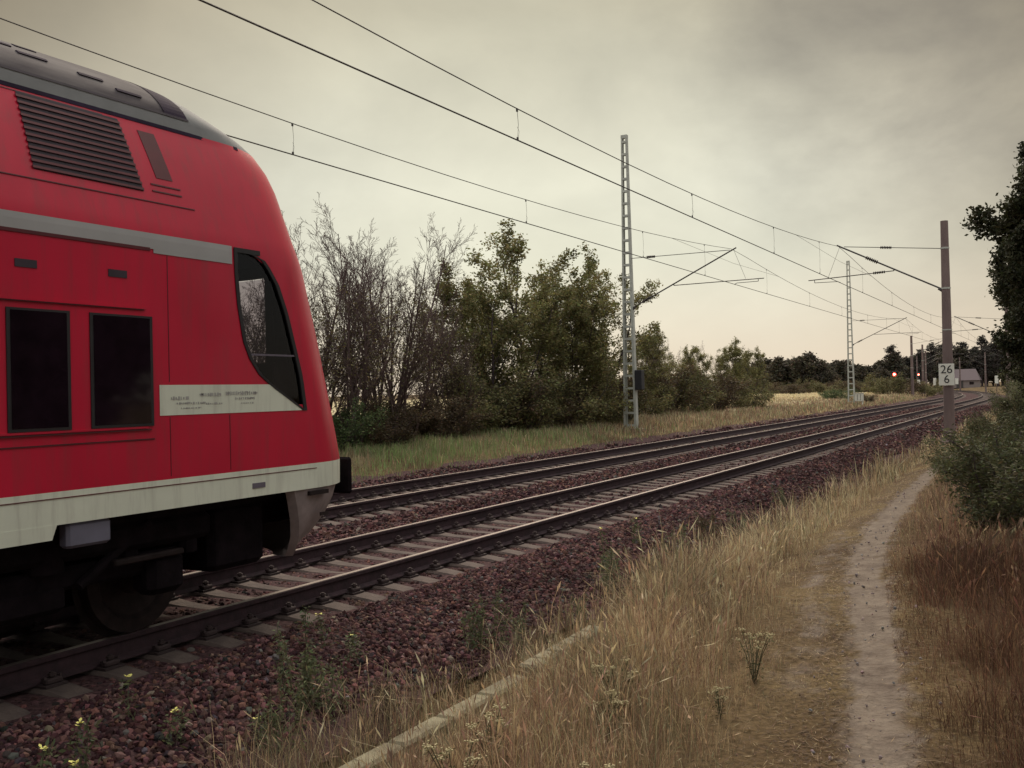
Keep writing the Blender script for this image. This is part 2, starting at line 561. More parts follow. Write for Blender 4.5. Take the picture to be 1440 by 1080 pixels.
def ground_material():
    mt, nt, bs = new_mat('dry_ground')
    tc = nt.nodes.new('ShaderNodeTexCoord')
    n1 = nt.nodes.new('ShaderNodeTexNoise'); n1.inputs['Scale'].default_value = 0.6; n1.inputs['Detail'].default_value = 8
    n2 = nt.nodes.new('ShaderNodeTexNoise'); n2.inputs['Scale'].default_value = 22; n2.inputs['Detail'].default_value = 6
    nt.links.new(tc.outputs['Object'], n1.inputs['Vector'])
    nt.links.new(tc.outputs['Object'], n2.inputs['Vector'])
    r1 = nt.nodes.new('ShaderNodeValToRGB'); ramp_set(r1, [(0.3, (0.085, 0.055, 0.032)), (0.55, (0.155, 0.112, 0.06)), (0.75, (0.24, 0.18, 0.09))])
    r2 = nt.nodes.new('ShaderNodeValToRGB'); ramp_set(r2, [(0.3, (0.5, 0.48, 0.45)), (0.7, (1.15, 1.1, 1.05))])
    nt.links.new(n1.outputs['Fac'], r1.inputs[0]); nt.links.new(n2.outputs['Fac'], r2.inputs[0])
    mx = nt.nodes.new('ShaderNodeMix'); mx.data_type = 'RGBA'; mx.blend_type = 'MULTIPLY'; mx.inputs['Factor'].default_value = 1
    nt.links.new(r1.outputs[0], mx.inputs[6]); nt.links.new(r2.outputs[0], mx.inputs[7])
    nt.links.new(mx.outputs[2], bs.inputs['Base Color'])
    bs.inputs['Roughness'].default_value = 0.95
    bs.inputs['Specular IOR Level'].default_value = 0.1
    b = nt.nodes.new('ShaderNodeBump'); b.inputs['Strength'].default_value = 0.7; b.inputs['Distance'].default_value = 0.05
    nt.links.new(n2.outputs['Fac'], b.inputs['Height']); nt.links.new(b.outputs[0], bs.inputs['Normal'])
    return mt


def grid_mesh(name, X2, Y2, Z2, mat, smooth=True):
    ny, nx = X2.shape
    V = np.stack([X2, Y2, Z2], -1).reshape(-1, 3)
    i = np.arange(ny - 1)[:, None] * nx + np.arange(nx - 1)[None, :]
    F = np.stack([i, i + 1, i + 1 + nx, i + nx], -1).reshape(-1, 4)
    return np_mesh(name, V, [F], mat, smooth=smooth)


def build_ground():
    ys = np.unique(np.concatenate([np.linspace(-1500, -40, 12), np.linspace(-40, 2, 40), np.linspace(2, 40, 190), np.linspace(40, 140, 120), np.linspace(140, 420, 70), np.linspace(420, 3000, 20)]))
    ls = np.unique(np.concatenate([GX, np.linspace(-60, -22, 24), np.linspace(-22, -12.4, 34), np.linspace(-5.4, 3, 64), np.linspace(3, 20, 20), np.linspace(20, 200, 12), np.linspace(-400, -60, 16)]))
    L, Y = np.meshgrid(ls, ys)
    X = L + shift(Y)
    Z = gz(X, Y) - 0.032
    link('ground', grid_mesh('ground', X, Y, Z, ground_material()), kind='structure', label='dry grassy ground on both sides of the railway')
    # ballast bed
    ls = np.concatenate([np.linspace(-13.75, -12.4, 12), np.linspace(-12.2, -5.5, 24), np.linspace(-5.35, -4.0, 22)])
    ys = np.unique(np.concatenate([np.linspace(-40, 1, 60), np.linspace(1, 30, 260), np.linspace(30, 160, 220), np.linspace(160, 520, 90)]))
    L, Y = np.meshgrid(ls, ys)
    edge = (vnoise(Y * 1.3, Y * 0, 9) - .5) * .35
    L = L + np.where(np.abs(L + 8.8) > 4.5, edge, 0) * np.sign(L + 8.8)
    X = L + shift(Y)
    Z = gz(X, Y) + 0.004 + 0.012 * (rng.random(X.shape) - .5)
    mt = simple('ballast_bed_gravel', (0.022, 0.012, 0.014), 0.95, scale=24, col2=(0.105, 0.058, 0.058), bump=1.0, bscale=26, spec=0.1)
    link('track_bed', grid_mesh('track_bed', X, Y, Z, mt, smooth=False), kind='structure', label='reddish brown ballast bed under both railway tracks')
    # footpath: bare trodden soil whose edge frays into the dry turf
    ys = np.linspace(-10, 58, 900)
    ss = np.linspace(-1, 1, 41)
    S, Y = np.meshgrid(ss, ys)
    hw = px_w(Y) + .62
    X = px_c(Y) + S * hw - .10
    d = np.abs(X - px_c(Y) - .04 * (vnoise(Y * 1.1, Y * 0, 61) - .5)) / px_w(Y)
    worn = 1.42 - d * .88 + .75 * (vnoise(X * 7, Y * 4, 62) - .5) + .6 * (vnoise(X * 28, Y * 22, 63) - .5)
    # the pale trampled strip on its left
    dl = px_c(Y) - px_w(Y) - X
    worn = np.maximum(worn, (.50 - np.abs(dl - .30) * 1.6) * np.clip((Y - 4.5) / 2.5, 0, 1) * np.clip((17 - Y) / 4, 0, 1) + .55 * (vnoise(X * 6, Y * 4, 64) - .5) + .4 * (vnoise(X * 25, Y * 20, 67) - .5))
    worn = worn * np.clip((1 - np.abs(S)) / .15, 0, 1)
    Z = gz(X, Y) - 0.004 - .012 * np.clip(1.2 - d, 0, 1) + .016 * (vnoise(X * 8, Y * 5, 65) - .5) + .010 * (vnoise(X * 20, Y * 20, 66) - .5)
    gm = ground_material()
    nt = gm.node_tree; bs = nt.nodes['Principled BSDF']
    gm.name = 'trodden_sandy_soil'
    at = nt.nodes.new('ShaderNodeAttribute'); at.attribute_name = 'tint'
    gcol = bs.inputs['Base Color'].links[0].from_socket
    tcn = nt.nodes.new('ShaderNodeTexCoord')
    n1 = nt.nodes.new('ShaderNodeTexNoise'); n1.inputs['Scale'].default_value = 5; n1.inputs['Detail'].default_value = 10; n1.inputs['Roughness'].default_value = .7
    nt.links.new(tcn.outputs['Object'], n1.inputs['Vector'])
    rp = nt.nodes.new('ShaderNodeValToRGB'); ramp_set(rp, [(0.28, (0.105, 0.078, 0.062)), (0.48, (0.175, 0.138, 0.110)), (0.72, (0.245, 0.20, 0.158))])
    nt.links.new(n1.outputs['Fac'], rp.inputs[0])
    mx = nt.nodes.new('ShaderNodeMix'); mx.data_type = 'RGBA'
    nt.links.new(at.outputs['Fac'], mx.inputs['Factor']); nt.links.new(gcol, mx.inputs[6]); nt.links.new(rp.outputs[0], mx.inputs[7])
    nt.links.new(mx.outputs[2], bs.inputs['Base Color'])
    me = grid_mesh('footpath', X, Y, Z, gm)
    at_ = me.attributes.new('tint', 'FLOAT_COLOR', 'POINT')
    c = np.ones((X.size, 4), np.float32); c[:, :3] = np.clip((worn.ravel() - .28) / .4, 0, 1)[:, None]
    at_.data.foreach_set('color', c.ravel())
    link('footpath', me, kind='structure', label='narrow trodden sandy footpath beside the railway')


build_ground()

# ------------------------------------------------------------------ ballast stones (stuff)
phi_ = (1 + 5 ** .5) / 2
ICO_V = np.array([(-1, phi_, 0), (1, phi_, 0), (-1, -phi_, 0), (1, -phi_, 0), (0, -1, phi_), (0, 1, phi_), (0, -1, -phi_), (0, 1, -phi_), (phi_, 0, -1), (phi_, 0, 1), (-phi_, 0, -1), (-phi_, 0, 1)]) / math.sqrt(1 + phi_ ** 2)
ICO_F = np.array([(0, 11, 5), (0, 5, 1), (0, 1, 7), (0, 7, 10), (0, 10, 11), (1, 5, 9), (5, 11, 4), (11, 10, 2), (10, 7, 6), (7, 1, 8), (3, 9, 4), (3, 4, 2), (3, 2, 6), (3, 6, 8), (3, 8, 9), (4, 9, 5), (2, 4, 11), (6, 2, 10), (8, 6, 7), (9, 8, 1)])
# a cube-like stone for the far ones
CUB_V = np.array([(-1, -1, -1), (1, -1, -1), (1, 1, -1), (-1, 1, -1), (-1, -1, 1), (1, -1, 1), (1, 1, 1), (-1, 1, 1)]) * .62
CUB_F = np.array([(3, 2, 1, 0), (4, 5, 6, 7), (0, 1, 5, 4), (1, 2, 6, 5), (2, 3, 7, 6), (3, 0, 4, 7)])


def rand_rot(n):
    q = rng.normal(size=(n, 4)); q /= np.linalg.norm(q, axis=1)[:, None]
    w, x, y, z = q.T
    return np.stack([np.stack([1 - 2 * (y * y + z * z), 2 * (x * y - z * w), 2 * (x * z + y * w)], -1),
                     np.stack([2 * (x * y + z * w), 1 - 2 * (x * x + z * z), 2 * (y * z - x * w)], -1),
                     np.stack([2 * (x * z - y * w), 2 * (y * z + x * w), 1 - 2 * (x * x + y * y)], -1)], 1)


def stones(P, size, base_v, base_f):
    n = len(P); k = len(base_v)
    sc = size[:, None] * rng.uniform(.5, 1.25, (n, 3))
    v = base_v[None] * (1 + rng.uniform(-.28, .28, (n, k, 1))) * sc[:, None, :]
    v = np.einsum('nij,nkj->nki', rand_rot(n), v) + P[:, None, :]
    F = (base_f[None] + (np.arange(n) * k)[:, None, None]).reshape(-1, base_f.shape[1])
    t = rng.random(n) ** 2.2 * (.55 + .9 * vnoise(P[:, 0] * 2.0, P[:, 1] * 1.2, 77))
    c0 = np.array([0.034, 0.015, 0.017]); c1 = np.array([0.175, 0.088, 0.078])
    c = c0 + (c1 - c0) * t[:, None]
    pale = rng.random(n) < .02
    c[pale] = np.array([0.24, 0.17, 0.14]) * rng.uniform(.7, 1.1, (pale.sum(), 1))
    grey = rng.random(n) < .10
    c[grey] = c[grey].mean(1)[:, None] * np.array([1.15, 1.0, .95])
    Lr = P[:, 0] - shift(P[:, 1])
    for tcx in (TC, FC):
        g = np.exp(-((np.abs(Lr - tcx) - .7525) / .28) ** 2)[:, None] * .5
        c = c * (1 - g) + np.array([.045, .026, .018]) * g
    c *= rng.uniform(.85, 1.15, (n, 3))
    return v.reshape(-1, 3), F, np.repeat(c, k, 0)


def ballast():
    Vs, Fs, Ts = [], [], []
    off = 0

    def emit(x0, x1, y0, y1, dens, size, bv, bf, curved=True, zo=0.0):
        nonlocal off
        n = int((x1 - x0) * (y1 - y0) * dens)
        L = rng.uniform(x0, x1, n)
        Y = rng.uniform(y0, y1, n)
        # inside each track the stones fill the cribs between the sleepers
        X = L + shift(Y)
        edge_l, edge_r = -13.6 + .5 * vnoise(Y * .8, Y * 0, 21), -4.05 - .5 * vnoise(Y * .9, Y * 0, 22)
        keep = (L > edge_l) & (L < edge_r)
        for c in (TC, FC):
            on = (np.abs(L - c) < 1.28)
            ph = np.mod(Y - SLEEP0, SP) - SP / 2
            onsl = np.abs(np.abs(ph) - SP / 2) < 0.135
            keep &= ~(on & onsl)
            keep &= ~(np.abs(np.abs(L - c) - .7525) < .09)
        X, Y, L = X[keep], Y[keep], L[keep]
        s = size * rng.uniform(.55, 1.25, len(X))
        Z = gz(X, Y) + s * .35 + zo
        on = (np.abs(L - TC) < 1.25) | (np.abs(L - FC) < 1.25)
        Z = Z - np.where(on, .015, 0) + 0.02 * (vnoise(X * 3, Y * 3, 8) - .5)
        v, f, t = stones(np.stack([X, Y, Z], -1), s, bv, bf)
        Vs.append(v); Fs.append(f + off); Ts.append(t); off += len(v)
    emit(-5.75, -3.9, 3.0, 9.0, 1250, .0245, ICO_V, ICO_F)
    emit(-5.75, -3.9, 9.0, 17.0, 820, .0275, ICO_V, ICO_F)
    emit(-8.9, -5.75, 3.0, 14.0, 380, .025, ICO_V, ICO_F)
    f2 = len(Vs)
    V1, F1, T1 = np.concatenate(Vs), np.concatenate(Fs), np.concatenate(Ts)
    Vs.clear(); Fs.clear(); Ts.clear(); off = 0
    emit(-5.75, -3.9, 17, 40.0, 300, .037, CUB_V, CUB_F)
    emit(-13.7, -8.9, 9.0, 30.0, 190, .038, CUB_V, CUB_F)
    emit(-8.9, -5.75, 14, 40.0, 150, .038, CUB_V, CUB_F)
    emit(-13.7, -3.9, 30, 90.0, 40, .060, CUB_V, CUB_F)
    V2, F2, T2 = np.concatenate(Vs), np.concatenate(Fs) + len(V1), np.concatenate(Ts)
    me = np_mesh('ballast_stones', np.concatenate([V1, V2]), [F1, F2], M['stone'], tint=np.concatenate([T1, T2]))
    link('ballast_stones', me, kind='stuff', label='loose reddish brown ballast stones beside and between the rails', cat='ballast')


SP, SLEEP0 = 0.475, 3.0
ballast()

# ------------------------------------------------------------------ tracks
RAIL_PROF = [(-.07, -.172), (.07, -.172), (.07, -.162), (.012, -.14), (.010, -.052), (.034, -.038), (.036, -.008), (.028, 0), (-.028, 0), (-.036, -.008), (-.034, -.038), (-.010, -.052), (-.012, -.14), (-.07, -.162)]


def rail_mesh(xc):
    ys = np.unique(np.concatenate([np.array([-45, 0, 20, 60]), np.arange(95, 420, 6.0)]))
    n = len(RAIL_PROF)
    V = []
    for y in ys:
        s = float(shift(y))
        for (a, b) in RAIL_PROF:
            V.append((xc + s + a, y, b))
    F, Mi = [], []
    for i in range(len(ys) - 1):
        for k in range(n):
            j = (k + 1) % n
            F.append((i * n + k, i * n + j, (i + 1) * n + j, (i + 1) * n + k))
            Mi.append(0 if k == 7 else 1)
    F.append(tuple(range(n))); Mi.append(1)
    F.append(tuple(reversed(range((len(ys) - 1) * n, len(ys) * n)))); Mi.append(1)
    mb = MB(); mb.V, mb.F, mb.M = V, F, Mi
    return mb.mesh('rail', [M['rail_top'], M['rail_side']])


def sleeper_shape():
    """monoblock concrete sleeper, high at the rail seats, waisted and lower in the middle"""
    xs = [-1.25, -1.15, -.95, -.6, -.42, -.15, .15, .42, .6, .95, 1.15, 1.25]
    top = [-.235, -.205, -.183, -.183, -.200, -.212, -.212, -.200, -.183, -.183, -.205, -.235]
    hw = [.10, .115, .12, .12, .105, .09, .09, .105, .12, .12, .115, .10]
    V, F = [], []
    for x, t, w in zip(xs, top, hw):
        V += [(x, -w - .03, -.36), (x, -w, t - .02), (x, -w + .02, t), (x, w - .02, t), (x, w, t - .02), (x, w + .03, -.36)]
    for i in range(len(xs) - 1):
        for k in range(6):
            j = (k + 1) % 6
            F.append((i * 6 + k, i * 6 + j, i * 6 + 6 + j, i * 6 + 6 + k))
    F += [tuple(range(6)), tuple(reversed(range(len(V) - 6, len(V))))]
    return V, F


def fastening_mesh():
    mb = MB()
    mb.box((0, 0, -.172), (.34, .17, .016))
    for s in (-1, 1):
        mb.box((s * .12, 0, -.145), (.06, .13, .04), bev=.01)
        mb.tube([(s * .115, 0, -.13), (s * .115, 0, -.085)], .018, 6)
        mb.tube([(s * .115, 0, -.112), (s * .115, 0, -.095)], .03, 6)
        mb.tube([(s * .13, -.06, -.12), (s * .08, -.05, -.135), (s * .08, .05, -.135), (s * .13, .06, -.12)], .012, 5)
    return mb.mesh('rail_fastening', M['clip'])


def build_tracks():
    sv, sf = sleeper_shape()
    smb = MB(); smb.add(sv, sf)
    s_me = smb.mesh('sleeper', M['sleeper'], smooth=True, angle=30)
    f_me = fastening_mesh()
    # far version: sleeper together with its four clamps as dark lumps
    for name, c, lab, first, nfast in (('near', TC, 'near railway track the red train runs on, with polished railheads', 8, 30), ('far', FC, 'empty far railway track beyond the train, next to the woods', 18, 14)):
        root = empty('railway_track', (c, 0, 0), label=lab, cat='railway track', group='two parallel railway tracks')
        for s in (-.7525, .7525):
            link('rail', rail_mesh(s), root)
        root.location = (c, 0, 0)
        y_first = SLEEP0 + (0 if c == TC else math.floor(9 / SP) * SP)
        for i in range(100):
            y = y_first + i * SP
            o = link('sleeper', s_me, root, loc=(0, y, random.uniform(-.004, .002)))
            o.rotation_euler = (0, 0, random.uniform(-.008, .008))
            if i < nfast:
                for s in (-.7525, .7525):
                    f = link('rail_fastening', f_me, o)
                    f.location = (s, 0, 0)
        # the rest of the row as one mesh
        V0 = np.array(sv)
        ys = np.concatenate([y_first - SP * np.arange(1, 40 if c == TC else 60), y_first + SP * np.arange(100, 520)])
        sh = shift(ys)
        dsh = (shift(ys + 1) - shift(ys))
        allV = []
        for y, s, d in zip(ys, sh, dsh):
            v = V0.copy()
            v2 = v.copy()
            v2[:, 1] = v[:, 1] - v[:, 0] * d + y
            v2[:, 0] = v[:, 0] + s
            allV.append(v2)
        k = len(V0)
        quads = np.array([f for f in sf if len(f) == 4]); hexs = np.array([f for f in sf if len(f) == 6])
        n = len(ys); o_ = (np.arange(n) * k)[:, None, None]
        me = np_mesh('sleepers', np.concatenate(allV), [(quads[None] + o_).reshape(-1, 4), (hexs[None] + o_).reshape(-1, 6)], M['sleeper'])
        link('sleeper_row', me, root, kind='stuff')


build_tracks()

# ------------------------------------------------------------------ the train
NOSE = [(.97, 7.562), (1.18, 7.567), (1.4, 7.516), (1.63, 7.453), (1.85, 7.392), (2.1, 7.323), (2.3, 7.267), (2.5, 7.205), (2.8, 7.115), (2.91, 7.07), (3.1, 7.018), (3.3, 6.978), (3.5, 6.943), (3.65, 6.888), (3.78, 6.79), (3.85, 6.66), (3.92, 6.5), (4.0, 6.331), (4.08, 6.21), (4.15, 6.10), (4.21, 5.97), (4.26, 5.80), (4.3, 5.5), (4.318, 5.25)]
NZ = np.array([a for a, b in NOSE]); NY = np.array([b for a, b in NOSE])
YB = -19.6
NB, NN = 1.0, 2.3


def w_of(z):
    if z <= 2.9: return 1.39
    if z <= 3.78:
        t = (z - 2.9) / .88
        return 1.39 - .27 * (t * .75 + .25 * t * t)
    return 1.12 * math.sqrt(max(0.0, 1 - ((z - 3.78) / .545) ** 2))


def yf(z): return float(np.interp(z, NZ, NY))


def Xs(Y, z, off=0.0):
    w = w_of(z); yc = yf(z) - NB
    if Y <= yc: return w + off
    s = min(1.0, (Y - yc) / NB)
    return w * (1 - s ** NN) ** (1 / NN) + off


def plan_outline(z, inset=0.0, yback=YB, nside=24, ncorner=18, yfz=None):
    """right half from back to nose tip, then mirrored"""
    w = w_of(z) - inset
    y1 = (yf(z) if yfz is None else yfz) - inset
    yc = y1 - NB
    P = []
    for i in range(nside):
        t = i / (nside - 1)
        P.append((w, yback + (yc - yback) * (1 - (1 - t) ** 2.0)))
    for i in range(1, ncorner + 1):
        th = math.pi / 2 * i / ncorner
        P.append((w * max(0, math.cos(th)) ** (2 / NN), yc + NB * math.sin(th) ** (2 / NN)))
    return P + [(-x, y) for x, y in reversed(P[:-1])]


def loft(zs, inset=0.0, yback=YB, matf=None, nside=24):
    V, F, Mi = [], [], []
    for z in zs:
        V += [(x, y, z) for x, y in plan_outline(z, inset, yback, nside)]
    n = len(plan_outline(zs[0], inset, yback, nside))
    for i in range(len(zs) - 1):
        for k in range(n):
            j = (k + 1) % n
            F.append((i * n + k, i * n + j, (i + 1) * n + j, (i + 1) * n + k))
            Mi.append(matf((zs[i] + zs[i + 1]) / 2, V[i * n + k][1]) if matf else 0)
    F.append(tuple(reversed(range(n)))); Mi.append(Mi[0])
    F.append(tuple(range((len(zs) - 1) * n, len(zs) * n))); Mi.append(Mi[-1])
    return V, F, Mi


WIN_L = [(2.893, 5.69), (2.70, 5.693), (2.456, 5.716), (2.183, 5.769), (2.046, 5.835), (1.919, 5.942), (1.822, 6.094), (1.734, 6.26), (1.628, 6.452)]
WIN_R = [(2.893, 5.80), (2.87, 5.95), (2.817, 6.03), (2.658, 6.16), (2.434, 6.264), (2.144, 6.359), (1.909, 6.432), (1.628, 6.478)]


def interp_z(tab, z):
    t = sorted(tab)
    return float(np.interp(z, [a for a, b in t], [b for a, b in t]))


def patch(zs, yl, yr, off, side=1, ny=10, thick=0.0):
    """surface patch that follows the car body, between Y = yl(z) and yr(z)"""
    mb = MB()
    V = []
    for z in zs:
        a, b = yl(z), yr(z)
        for i in range(ny + 1):
            y = a + (b - a) * i / ny
            V.append((side * Xs(y, z, off), y, z))
    F = []
    w = ny + 1
    for i in range(len(zs) - 1):
        for k in range(ny):
            F.append((i * w + k, i * w + k + 1, (i + 1) * w + k + 1, (i + 1) * w + k))
    if thick:
        n0 = len(V)
        for z in zs:
            a, b = yl(z), yr(z)
            for i in range(ny + 1):
                y = a + (b - a) * i / ny
                V.append((side * Xs(y, z, off - thick), y, z))
        F += [tuple(n0 + i for i in reversed(f)) for f in F]
        h = len(zs)
        for i in range(h - 1):
            F.append((i * w, (i + 1) * w, n0 + (i + 1) * w, n0 + i * w))
            F.append((i * w + ny, n0 + i * w + ny, n0 + (i + 1) * w + ny, (i + 1) * w + ny))
        for k in range(ny):
            F.append((k, n0 + k, n0 + k + 1, k + 1))
            F.append(((h - 1) * w + k, (h - 1) * w + k + 1, n0 + (h - 1) * w + k + 1, n0 + (h - 1) * w + k))
    mb.add(V, F)
    return mb


def boolean(base, cutters):
    bpy.context.view_layer.update()
    for c in cutters:
        print('cutter', c.name, len(c.data.polygons), [tuple(round(v, 2) for v in b) for b in (c.bound_box[0], c.bound_box[6])])
        md = base.modifiers.new('cut', 'BOOLEAN')
        md.operation = 'DIFFERENCE'
        md.solver = 'EXACT'
        md.object = c
    bpy.context.view_layer.update()
    dg = bpy.context.evaluated_depsgraph_get()
    me = bpy.data.meshes.new_from_object(base.evaluated_get(dg))
    print('boolean', len(base.data.polygons), len(me.polygons))
    base.modifiers.clear()
    base.data = me
    for c in cutters:
        bpy.data.objects.remove(c, do_unlink=True)


def build_train():
    root = empty('train_coach', (TC, 0, 0), label='red double-deck driving coach with white bands and grey roof on the near track', cat='train')
    zs = [.97, 1.18, 1.29, 1.4, 1.5, 1.63, 1.74, 1.85, 1.97, 2.1, 2.2, 2.3, 2.4, 2.5, 2.65, 2.8, 2.91, 3.0, 3.1, 3.2, 3.3, 3.4, 3.5, 3.58, 3.65, 3.72, 3.78, 3.85, 3.885, 3.92, 3.96, 4.0, 4.04, 4.08, 4.115, 4.15, 4.18, 4.21, 4.24, 4.26, 4.28, 4.3, 4.318]

    def matf(z, y):
        if z < 1.18: return 1
        if z > 3.78: return 2
        return 0
    V, F, Mi = loft(zs, matf=matf, nside=40)
    mb = MB(); mb.V, mb.F, mb.M = V, F, Mi
    body = mb.build('body', [M['red'], M['white'], M['roof'], M['roofcap'], M['interior']], root)
    # cut the cab: cavity, side windows, windscreen
    c1 = MB(); v, f, mi = loft([1.35, 1.7, 2.0, 2.3, 2.6, 2.86, 2.95], inset=.09, yback=5.25, nside=6); c1.V, c1.F, c1.M = v, f, [4] * len(f)
    cut = [c1.build('cutter_a', [M['interior']] * 5)]
    for s in (1, -1):
        c = MB()
        zz = np.linspace(1.68, 2.885, 14)
        ring = [(interp_z(WIN_L, z) + .015, z) for z in zz] + [(interp_z(WIN_R, z) - .015, z) for z in reversed(zz)]
        n = len(ring)
        V = [(s * 1.6, y, z) for y, z in ring] + [(s * 1.0, y, z) for y, z in ring]
        F = [(i, (i + 1) % n, n + (i + 1) % n, n + i) for i in range(n)] + [tuple(range(n)), tuple(reversed(range(n, 2 * n)))]
        c.add(V, F, 4)
        cut.append(c.build('cutter_b', [M['interior']] * 5))
    c = MB(); c.box((0, 7.2, 2.38), (1.75, 1.6, .96), 4)
    cut.append(c.build('cutter_c', [M['interior']] * 5))
    for cc in cut: cc.parent = root
    boolean(body, cut)
    me = body.data
    # colour of the roof: dirty panels behind the joint, clean cap before it
    for p in me.polygons:
        if p.material_index == 2 and p.center.y > 5.75 - (p.center.z - 3.78) * -0.3 - .35 and p.center.z > 3.77:
            p.material_index = 3
        if p.material_index == 2 and 3.77 < p.center.z < 3.875:
            p.material_index = 3
    me.polygons.foreach_set('use_smooth', [True] * len(me.polygons))
    me.set_sharp_from_angle(angle=R(34))

    # painted bands and panels that follow the body
    lower = patch([1.632, 1.68, 1.74, 1.79, 1.848], lambda z: 4.93, lambda z: interp_z(WIN_L, z) + .02, .004)
    lower.build('name_band', M['white'], root)
    lower = patch([1.632, 1.68, 1.74, 1.79, 1.848], lambda z: 4.93, lambda z: interp_z(WIN_L, z) + .02, .004, side=-1)
    lower.build('name_band', M['white'], root)
    # unreadable lettering on the band: soft dark strokes
    ink = MB()
    rr = random.Random(4)
    for (y0, y1, zc, hh) in ((5.03, 5.17, 1.752, .030), (5.08, 5.36, 1.715, .018), (5.30, 5.50, 1.775, .030), (5.36, 5.52, 1.708, .014), (5.56, 5.88, 1.782, .034), (5.66, 5.86, 1.742, .020), (5.12, 5.30, 1.680, .012), (5.72, 5.86, 1.705, .014)):
        y = y0
        while y < y1:
            w_ = rr.uniform(.006, .016)
            h_ = hh * rr.uniform(.5, 1.0)
            q = patch([zc - h_ / 2, zc + h_ / 2], lambda z: y, lambda z: y + w_, .0065, ny=1)
            ink.add(q.V, q.F)
            if rr.random() < .6:
                q = patch([zc + rr.uniform(-.4, .3) * hh, zc + rr.uniform(-.4, .3) * hh + .005], lambda z: y, lambda z: y + .03, .0066, ny=1)
                ink.add(q.V, q.F)
            y += w_ + rr.uniform(.006, .014)
    ink.build('lettering', M['ink_soft'], root)
    for s in (1, -1):
        patch([2.80, 2.83, 2.87, 2.91], lambda z: YB + .05, lambda z: 5.655 if z > 2.7 else 0, .005, side=s, ny=50).build('upper_band', M['stripe'], root)
        patch([2.772, 2.802], lambda z: 4.90, lambda z: 5.655, .0045, side=s, ny=6).build('upper_band', M['stripe'], root)
        # long seams
        sm = MB()
        for (z0, y0, y1, o, t) in ((2.785, YB, 4.87, .006, .022), (2.365, YB, 4.80, .012, .008), (1.535, YB, 4.85, .012, .010), (1.468, YB, 4.88, .005, .010), (1.135, YB, 6.6, .004, .006), (3.145, YB, 5.35, .006, .007), (3.735, 3.9, 4.7, .004, .006), (3.28, 4.98, 5.25, .006, .010), (3.23, 4.98, 5.25, .006, .010)):
            q = patch([z0, z0 + t], lambda z: y0, lambda z: y1, o, side=s, ny=30, thick=.01)
            sm.add(q.V, q.F)
        for yv in (5.02, 5.60, 3.62, 2.02, -3.45, -5.55):
            q = patch([1.20, 1.62], lambda z: yv, lambda z: yv + .006, .002, side=s, ny=1, thick=.006)
            sm.add(q.V, q.F)
            q = patch([1.87, 2.35, 2.79], lambda z: yv, lambda z: yv + .006, .002, side=s, ny=1, thick=.006)
            if yv < 5.5: sm.add(q.V, q.F)
        sm.build('body_seam', M['red_dark'], root)
        hs = MB()
        for zz in (2.372, 1.549):
            q = patch([zz, zz + .012], lambda z: YB, lambda z: 4.82, .016, side=s, ny=30, thick=.02)
            hs.add(q.V, q.F)
        hs.build('body_rib', M['red'], root)
        # roof gutter and joint
        patch([3.875, 3.893], lambda z: YB, lambda z: 5.52, .006, side=s, ny=40).build('roof_gutter', M['groove'], root)
        patch([3.755, 3.785], lambda z: YB, lambda z: 6.55, .004, side=s, ny=50, thick=.006).build('roof_edge', M['band'], root)
        patch(list(np.linspace(3.885, 4.30, 14)), lambda z: 5.30 - (z - 3.78) * .10, lambda z: 5.52 - (z - 3.78) * .10, .006, side=s, ny=3).build('roof_joint', M['band'], root)
        # roof stains and fittings
        fit = MB()
        for (y0, z0, l) in ((3.9, 4.10, .28), (4.18, 4.05, .22), (4.62, 4.02, .20), (4.25, 4.14, .16), (4.9, 3.97, .22), (3.2, 4.1, .3), (2.2, 4.08, .3)):
            q = patch([z0, z0 + .02], lambda z: y0, lambda z: y0 + l, .012, side=s, ny=4, thick=.014)
            fit.add(q.V, q.F)
        fit.build('roof_fitting', M['band'], root)
        # ventilation grille: dark recess with tilted slats
        patch([3.215, 3.35, 3.5, 3.6, 3.735], lambda z: 4.04, lambda z: 4.90 if z < 3.3 else 4.90 - (z - 3.2) * .14, .004, side=s, ny=6).build('vent_recess', M['groove'], root, **({}))
        sl = MB()
        for i in range(12):
            z0 = 3.222 + i * .0432
            ye = 4.90 - max(0, z0 - 3.2) * .14
            a = [(s * Xs(4.0, z0, .013), 4.03, z0), (s * Xs(4.0, z0, .013), ye, z0), (s * Xs(4.0, z0 + .017, .013), ye, z0 + .017), (s * Xs(4.0, z0 + .017, .013), 4.03, z0 + .017)]
            b = [(x - s * .008, y, z) for x, y, z in a]
            sl.add(a + b, [(0, 1, 2, 3), (7, 6, 5, 4), (0, 4, 5, 1), (1, 5, 6, 2), (2, 6, 7, 3), (3, 7, 4, 0)])
        sl.build('vent_grille', M['red_dark'], root)
        # access panel beside the grille
        q = patch(list(np.linspace(3.34, 3.69, 6)), lambda z: 5.045 - (z - 3.34) * .18, lambda z: 5.195 - (z - 3.34) * .18, .004, side=s, ny=4, thick=.006)
        q.build('access_panel', M['red_dark'], root)
        # small dark lamp recesses above the windows
        for y0, y1 in ((3.84, 3.99), (4.52, 4.67), (3.1, 3.25)):
            patch([2.575, 2.625], lambda z: y0, lambda z: y1, .005, side=s, ny=2, thick=.01).build('side_lamp', M['groove'], root)
        # passenger windows
        for y0, y1 in ((3.80, 4.19), (4.39, 4.85), (2.2, 3.4), (.6, 1.8), (-1.0, .2), (-2.6, -1.4)):
            fr = patch([1.565, 1.60, 2.29, 2.325], lambda z: y0 - .025, lambda z: y1 + .025, .008, side=s, ny=4, thick=.012).build('passenger_window', M['black'], root)
            patch([1.585, 2.31], lambda z: y0, lambda z: y1, .0105, side=s, ny=4).build('pane', M['darkglass'], fr)
